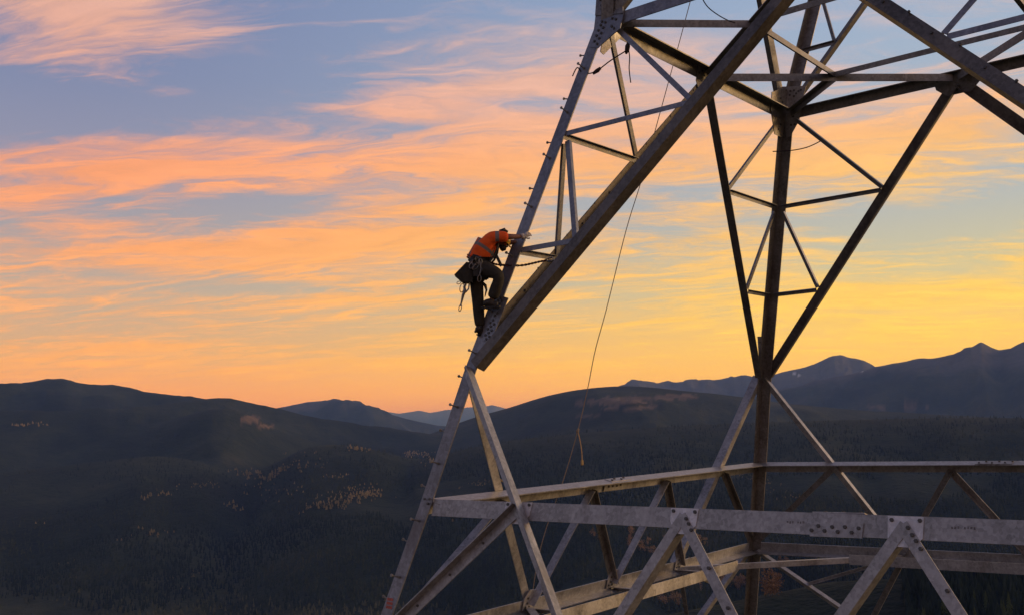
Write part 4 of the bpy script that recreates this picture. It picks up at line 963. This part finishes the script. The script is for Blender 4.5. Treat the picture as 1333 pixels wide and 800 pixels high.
# shirt with short sleeves
sh_n = [(J(246, 282), .128, .165), (J(270, 240), .138, .178), (chest, .140, .180), (J(330, 166), .085, .095), (J(318, 166, -0.172), .088, .088), (J(362, 168, -0.19), .086, .086), (J(412, 170, -0.195), .076, .076),
        (J(320, 164, 0.172), .088, .088), (J(362, 168, 0.19), .078, .078), (J(405, 170, 0.20), .066, .066)]
shirt = skin("shirt", sh_n, [(0, 1), (1, 2), (2, 3), (2, 4), (4, 5), (5, 6), (2, 7), (7, 8), (8, 9)], SHIRT, person, 2, 1)
# trousers
tr_n = [(J(246, 300), .130, .160), (J(262, 322, -0.10), .120, .118), (J(322, 348, -0.16), .112, .110), (knR, .092, .090), (J(345, 425, -0.15), .092, .090), (J(322, 485, -0.105), .082, .080),
        (J(236, 330, 0.085), .118, .118), (J(240, 405, 0.095), .098, .100), (knL, .088, .088), (J(252, 560, 0.10), .082, .082), (J(258, 622, 0.10), .070, .072)]
tr = skin("trousers", tr_n, [(0, 1), (1, 2), (2, 3), (3, 4), (4, 5), (0, 6), (6, 7), (7, 8), (8, 9), (9, 10)], PANTS, person, 2, 0)
# boots
def boot(an, toe, heel, sz=1.0):
    d = (toe-heel).normalized(); s = Vector((0, 1, 0)); upb = s.cross(d); upb = upb if upb.z > 0 else -upb
    upb = -upb if upb.z < 0 else upb
    o = skin("boot", [(an+upb*.05, .058, .058), (an-upb*.02, .060, .058), (heel+upb*.055, .046, .048), (heel.lerp(toe, .45)+upb*.058, .048, .050), (heel.lerp(toe, .78)+upb*.046, .040, .050), (toe+upb*.04-d*.02, .030, .042)],
             [(0, 1), (1, 2), (1, 3), (3, 4), (4, 5)], LEATH, person, 2, 1)
    so = MB()
    outl = [(-.02, -.036), (.04, -.042), (.11, -.034), (.20, -.050), (.262, -.036), (.285, 0), (.262, .036), (.20, .050), (.11, .036), (.04, .042), (-.02, .036), (-.035, 0)]
    L = (toe-heel).length/0.27
    so.prism([heel+d*a*L+s*b for a, b in outl], upb*-.004, upb*.022)
    for k in range(5): so.box(heel+d*(0.005+.058*k)*L-upb*.009, (d, s, upb), (.018, .038, .007))
    so.build("sole", BLACK, o)
    return o
boot(anR, J(362, 528, -0.12), J(276, 530, -0.08))
boot(anL, J(292, 646, 0.24), J(246, 662, 0.06))
# gloves gripping the right edge of the leg: palm, four unequal fingers, thumb
def glove(wr, palm, tip_dir, back, flip, nm="glove"):
    td = Vector(tip_dir).normalized(); bk = Vector(back).normalized(); sd_ = td.cross(bk).normalized()*flip
    nodes = [(wr, .036, .032), (wr.lerp(palm, .6), .040, .030), (palm, .045, .030)]
    ed = [(0, 1), (1, 2)]
    for k, (ofs, ln) in enumerate(((-.030, .66), (-.010, .80), (.011, .75), (.031, .60))):
        b0 = len(nodes)
        base = palm+sd_*ofs+td*.030
        nodes += [(base, .0125), (base+td*.036*ln+bk*-.006, .0115), (base+td*.052*ln-bk*.036*ln, .0105), (base+td*.040*ln-bk*.062*ln, .009)]
        ed += [(2, b0), (b0, b0+1), (b0+1, b0+2), (b0+2, b0+3)]
    b0 = len(nodes)
    th = wr.lerp(palm, .55)-sd_*.034
    nodes += [(th, .015), (th-sd_*.026+td*.022-bk*.012, .013), (th-sd_*.020+td*.050-bk*.034, .011)]
    ed += [(1, b0), (b0, b0+1), (b0+1, b0+2)]
    return skin(nm, nodes, ed, GLOVE, person, 1, 1)
gR = glove(wrR+Vector((.008, 0, 0)), J(496, 152, -0.075), (0.80, 0.35, 0.45), (-0.15, -0.95, 0.2), -1)
gL = glove(wrL+Vector((-.03, .03, -.01)), J(468, 166, 0.17), (0.70, -0.55, 0.35), (0.0, 0.95, 0.2), 1)
gcuff = MB(); gcuff.tube([wrR-Vector((.004, 0, 0)), wrR+Vector((.03, .004, .008))], [.044, .038], 12); gcuff.build("cuff", GLOVE, gR, True)
# helmet with ear defenders pushed up
hm_ = MB()
ax = Vector((0.72, 0, 0.69)).normalized(); sdv = Vector((0, 1, 0)); fr = sdv.cross(ax).normalized()
fr = fr if fr.x*0.6-fr.z > 0 else -fr
hcn = head+Vector((.022, 0, .012))
ringsv = []
NS = 20
for i in range(7):
    th = i/6*math.pi/2
    rr = math.cos(th); hh2 = math.sin(th)
    for k in range(NS):
        an_ = 2*math.pi*k/NS
        ringsv.append(hcn+fr*math.cos(an_)*rr*.118+sdv*math.sin(an_)*rr*.100+ax*hh2*.105)
fcs = [(i*NS+k, i*NS+(k+1) % NS, (i+1)*NS+(k+1) % NS, (i+1)*NS+k) for i in range(6) for k in range(NS)]
hm_.add(ringsv, fcs)
rim = [hcn+fr*math.cos(2*math.pi*k/NS)*(.124+(.045 if math.cos(2*math.pi*k/NS) > .3 else 0)*math.cos(2*math.pi*k/NS))+sdv*math.sin(2*math.pi*k/NS)*.106 for k in range(NS)]
hm_.prism(rim, ax*-.006, ax*.004)
helmet = hm_.build("helmet", YEL, person, True)
mf = MB()
for s in (-1, 1):
    mf.tube([hcn+sdv*s*.098-fr*.055+ax*.035, hcn+sdv*s*.126-fr*.060+ax*.037], [.040, .036], 12)
mf.tube([hcn+sdv*s_*math.cos(0)+Vector((0, 0, 0)) for s_ in ()] or [hcn+sdv*.115-fr*.06+ax*.05, hcn+sdv*.07-fr*.08+ax*.105, hcn-fr*.085+ax*.122, hcn-sdv*.07-fr*.08+ax*.105, hcn-sdv*.115-fr*.06+ax*.05], .014, 8)
mf.tube([hcn-fr*.105+ax*.045, hcn-fr*.075+ax*.098, hcn-fr*.02+ax*.118], [.030, .036, .022], 10)
mf.build("ear_defenders", BLACK, helmet, True)
# harness: belt, leg loops, shoulder straps, loose chest strap
def ellring(c, axis, rx, ry, rad, name, mat, parent, h=.02):
    axis = Vector(axis).normalized(); e2 = Vector((0, 1, 0)); e1 = e2.cross(axis).normalized()
    m_ = MB(); K = 28; v = []
    for k in range(K):
        an_ = 2*math.pi*k/K
        d_ = e1*math.cos(an_)*rx+e2*math.sin(an_)*ry
        dn = d_.normalized()
        for (a, b) in ((0, -h), (rad, -h), (rad, h), (0, h)): v.append(Vector(c)+d_+dn*a+axis*b)
    f = []
    for k in range(K):
        k2 = (k+1) % K
        for j in range(4): f.append((k*4+j, k*4+(j+1) % 4, k2*4+(j+1) % 4, k2*4+j))
    m_.add(v, f)
    return m_.build(name, mat, parent)
belt = ellring(J(252, 284), (0.42, 0, 0.90), .128, .165, .018, "belt", BLACK, person, .045)
ellring(J(268, 340, -0.105), (0.8, -.2, -0.45), .112, .115, .008, "leg_strap", BLACK, person, .022)
ellring(J(238, 372, 0.09), (0.05, 0, 1), .104, .106, .008, "leg_strap", BLACK, person, .022)
st = MB()
for s in (-1, 1):
    pts_ = [J(352, 196, s*.11), J(346, 232, s*.13), J(330, 268, s*.14), J(306, 296, s*.14)]
    st.tube(pts_, .016, 6)
st.build("shoulder_strap", BLACK, person)
ck = MB(); ck.box(J(354, 283, -0.10), ((0.40, 0, -0.92), (0, 1, 0), (0.92, 0, 0.40)), (.095, .010, .020)); ck.build("loose_strap", BLACK, person)

# ---------------------------------------------------------------- gear that hangs from the belt
def world(p): return ROOT+HEAD_ROT @ p
def gear(name, label, cat, mb, mat, group=None):
    mb.v = [world(v) for v in mb.v]
    o = mb.build(name, mat, None, False)
    return tag(o, label, cat, group)
tb = MB()
q1 = [J(128, 360, -.13), J(190, 296, -.15), J(222, 300, -.15), J(222, 398, -.14), J(172, 398, -.13)]
tb.prism(q1, Vector((0, 0, 0)), Vector((0, .20, 0)))
tbo = gear("tool_bag", "dark canvas bolt bag sticking out behind the climber's hip", "tool bag", tb, PANTS)
def carab(c, ax_, l, w_, rad, mb):
    ax_ = Vector(ax_).normalized(); sd_ = Vector((ax_.z, 0, -ax_.x))
    pts_ = [c+ax_*l*math.sin(t)+sd_*w_*math.cos(t) for t in [2*math.pi*k/14 for k in range(15)]]
    mb.tube(pts_, rad, 6)
cb_ = MB()
for (x, y, yy, a_x, l_) in ((230, 300, -.21, (0.3, 0, 1), .045), (248, 292, -.22, (-.4, 0, 1), .05), (262, 300, -.22, (0.1, 0, 1), .045), (216, 318, -.20, (0.5, 0, 1), .04), (258, 385, -.22, (0.1, 0, 1), .045), (238, 325, -.21, (0.7, 0, 0.7), .05)):
    carab(J(x, y, yy), a_x, l_, .024, .0065, cb_)
cb_.tube([J(262, 300, -.215), J(266, 335, -.22), J(260, 365, -.22)], .008, 6)
cb_.tube([J(205, 300, -.20), J(232, 285, -.215), J(268, 272, -.215)], .008, 6)
gear("carabiner", "cluster of metal carabiners clipped along the climber's belt", "carabiner", cb_, METAL)
pu = MB(); pu.prism([J(222, 312, -.14), J(262, 308, -.14), J(266, 368, -.14), J(226, 372, -.14)], Vector((0, -.065, 0)), Vector((0, .02, 0))); 
gear("belt_pouch", "small dark pouch on the climber's near hip below the carabiners", "pouch", pu, BLACK)
hk = MB()
hk.tube([J(190, 395, -.05), J(178, 420, -.05), J(182, 440, -.06), J(172, 462, -.06), J(164, 500, -.06), J(158, 520, -.06)], [.012, .018, .022, .020, .012, .009], 8)
hk.tube([J(205, 395, -.06), J(200, 430, -.06), J(186, 448, -.06)], .011, 6)
carab(J(158, 528, -.06), (0.25, 0, 1), .046, .017, .006, hk); carab(J(166, 425, -.05), (0.2, 0, 1), .06, .028, .006, hk); carab(J(150, 397, -.04), (1, 0, 0.4), .03, .018, .005, hk)
gear("rigging_hook", "dark rope grab and steel hook dangling below the tool bag", "hook", hk, METAL)
sp3 = MB(); sp3.tube([J(272, 395, -.02), J(286, 412, -.05), J(292, 436, -.05), J(284, 470, -.03)], [.016, .022, .014, .006], 8)
gear("hanging_tool", "small dark tool hanging between the climber's legs", "tool", sp3, BLACK)
# twisted lanyard from the belt round the leg to the main brace
ln = MB(); LP = [J(318, 290, .05), J(345, 296, .07), J(400, 299, .10), J(470, 302, .06), J(520, 298, -.02), J(565, 292, -.10), J(603, 288, -.16)]
def catm(P, n_):
    o_ = []
    for i in range(len(P)-1):
        p0_, p1_, p2_, p3_ = P[max(i-1, 0)], P[i], P[i+1], P[min(i+2, len(P)-1)]
        for k in range(n_):
            t = k/n_
            o_.append(0.5*((2*p1_)+(p2_-p0_)*t+(2*p0_-5*p1_+4*p2_-p3_)*t*t+(3*p1_-p0_-3*p2_+p3_)*t*t*t))
    return o_+[P[-1]]
path = catm(LP, 14)
REDW = plain("dark_red_webbing", (0.10, 0.018, 0.020, 1), 0.8, 60, 0.4)
strand = []
for ph in (0, math.pi):
    mm_ = MB(); pts_ = []
    for i, p in enumerate(path):
        t = i*0.62+ph
        pts_.append(world(p+Vector((0, math.cos(t), math.sin(t)))*.009))
    mm_.tube(pts_, .0085, 6); strand.append(mm_)
lan = empty("lanyard", world(LP[0]))
tag(lan, "twisted dark red safety lanyard running from the climber's belt to the main brace", "lanyard")
for mm_, mt in zip(strand, (REDW, BLACK)):
    o = mm_.build("strand", mt, None); o.parent = lan; o.matrix_parent_inverse = Matrix.Translation(-lan.location)
hk2 = MB(); hook_pts = [world(v) for v in (J(603, 292, -.16), J(606, 280, -.16), J(630, 276, -.22), J(636, 290, -.22), J(618, 298, -.20), J(604, 293, -.16))]
hk2.tube(hook_pts, .011, 8)
o = hk2.build("snap_hook", METAL, None); o.parent = lan; o.matrix_parent_inverse = Matrix.Translation(-lan.location)

# ---------------------------------------------------------------- ropes and slings on the tower
ROPE = plain("grey_brown_rope", (0.26, 0.20, 0.15, 1), 0.9, 90, 0.3)
DARKR = plain("dark_cord", (0.030, 0.018, 0.020, 1), 0.8, 60, 0.3)
TAN = plain("tan_webbing", (0.50, 0.34, 0.15, 1), 0.85, 40, 0.2)
def rope(name, pts, rad, mat, label, cat, extra=None, n_=8):
    mb = MB(); mb.tube(catm([Vector(p) for p in pts], n_), rad, 6)
    if extra: extra(mb)
    return tag(mb.build(name, mat, None, True), label, cat)
rope("hand_line", [(-3.40, .60, 23.2), (-3.573, .401, 22.264), (-4.088, -.107, 20.034), (-4.302, -.323, 19.108), (-4.521, -.542, 18.25), (-4.792, -.829, 16.953), (-4.949, -.996, 16.253), (-5.054, -1.118, 15.622), (-5.186, -1.267, 14.939),
     (-5.375, -1.471, 14.144), (-5.597, -1.705, 13.364), (-5.72, -1.851, 12.711), (-5.85, -2.0, 11.6)], .0072, ROPE, "long thin hand line hanging slack through the open side of the tower", "rope",
     lambda mb: mb.tube([(-5.175, -1.255, 14.975), (-5.19, -1.27, 14.93), (-5.195, -1.275, 14.90)], [.016, .026, .014], 8))
tl = MB(); tl.tube(catm([Vector(v) for v in ((-5.186, -1.267, 14.93), (-5.165, -1.25, 14.80), (-5.15, -1.235, 14.62), (-5.15, -1.232, 14.47))], 6), .008, 6)
tl.tube([(-5.15, -1.232, 14.47), (-5.151, -1.232, 14.455), (-5.152, -1.233, 14.40), (-5.152, -1.233, 14.38)], [.010, .020, .023, .019], 10)
tag(tl.build("rope_tail", TAN, None, True), "short tan rope tail with a weighted end hanging from the hand line knot", "rope")
slp = [(-3.60, -3.26, 20.03), (-3.455, -3.34, 20.098), (-3.358, -3.345, 19.991), (-3.185, -3.30, 19.978), (-2.956, -3.233, 20.103), (-2.706, -3.156, 20.22)]
rope("rope_sling", slp, .009, DARKR, "dark cord tied from the tower leg across to a thin tie brace, its tail hanging", "cord",
     lambda mb: (mb.tube(catm([Vector(v) for v in ((-2.73, -3.115, 20.243), (-2.729, -3.097, 20.125), (-2.75, -3.09, 19.964), (-2.752, -3.064, 19.771))], 6), .008, 6),
                 mb.tube([(-2.70, -3.15, 20.32), (-2.72, -3.15, 20.27), (-2.74, -3.14, 20.21), (-2.76, -3.14, 20.17)], [.02, .036, .032, .014], 8),
                 mb.tube([(-3.22, -3.30, 19.96), (-3.15, -3.29, 19.99), (-3.10, -3.28, 20.02)], [.02, .032, .02], 8)))
rope("tie_cord", [(-3.40, 3.08, 20.075), (-3.179, 3.02, 20.03), (-2.994, 3.12, 20.029), (-2.807, 3.22, 20.057), (-2.653, 3.29, 20.109), (-2.521, 3.33, 20.168)], .010, DARKR, "thin cord looped round the rear tower leg and sagging to its right hand brace", "cord")
rope("loose_cord", [(-1.60, -3.08, 20.80), (-1.573, -3.065, 20.653), (-1.522, -3.006, 20.527), (-1.428, -2.915, 20.42), (-1.331, -2.826, 20.343), (-1.261, -2.766, 20.309)], .008, DARKR, "thin slack cord hanging above the horizontal strut near the top edge", "cord")
rope("webbing_loop", [(-5.348, -3.098, 14.365), (-5.311, -3.071, 14.381), (-5.288, -3.046, 14.34), (-5.294, -3.043, 14.282), (-5.324, -3.062, 14.244), (-5.359, -3.092, 14.262)], .017, TAN, "small tan webbing loop on the side brace just above the belt beam", "sling")
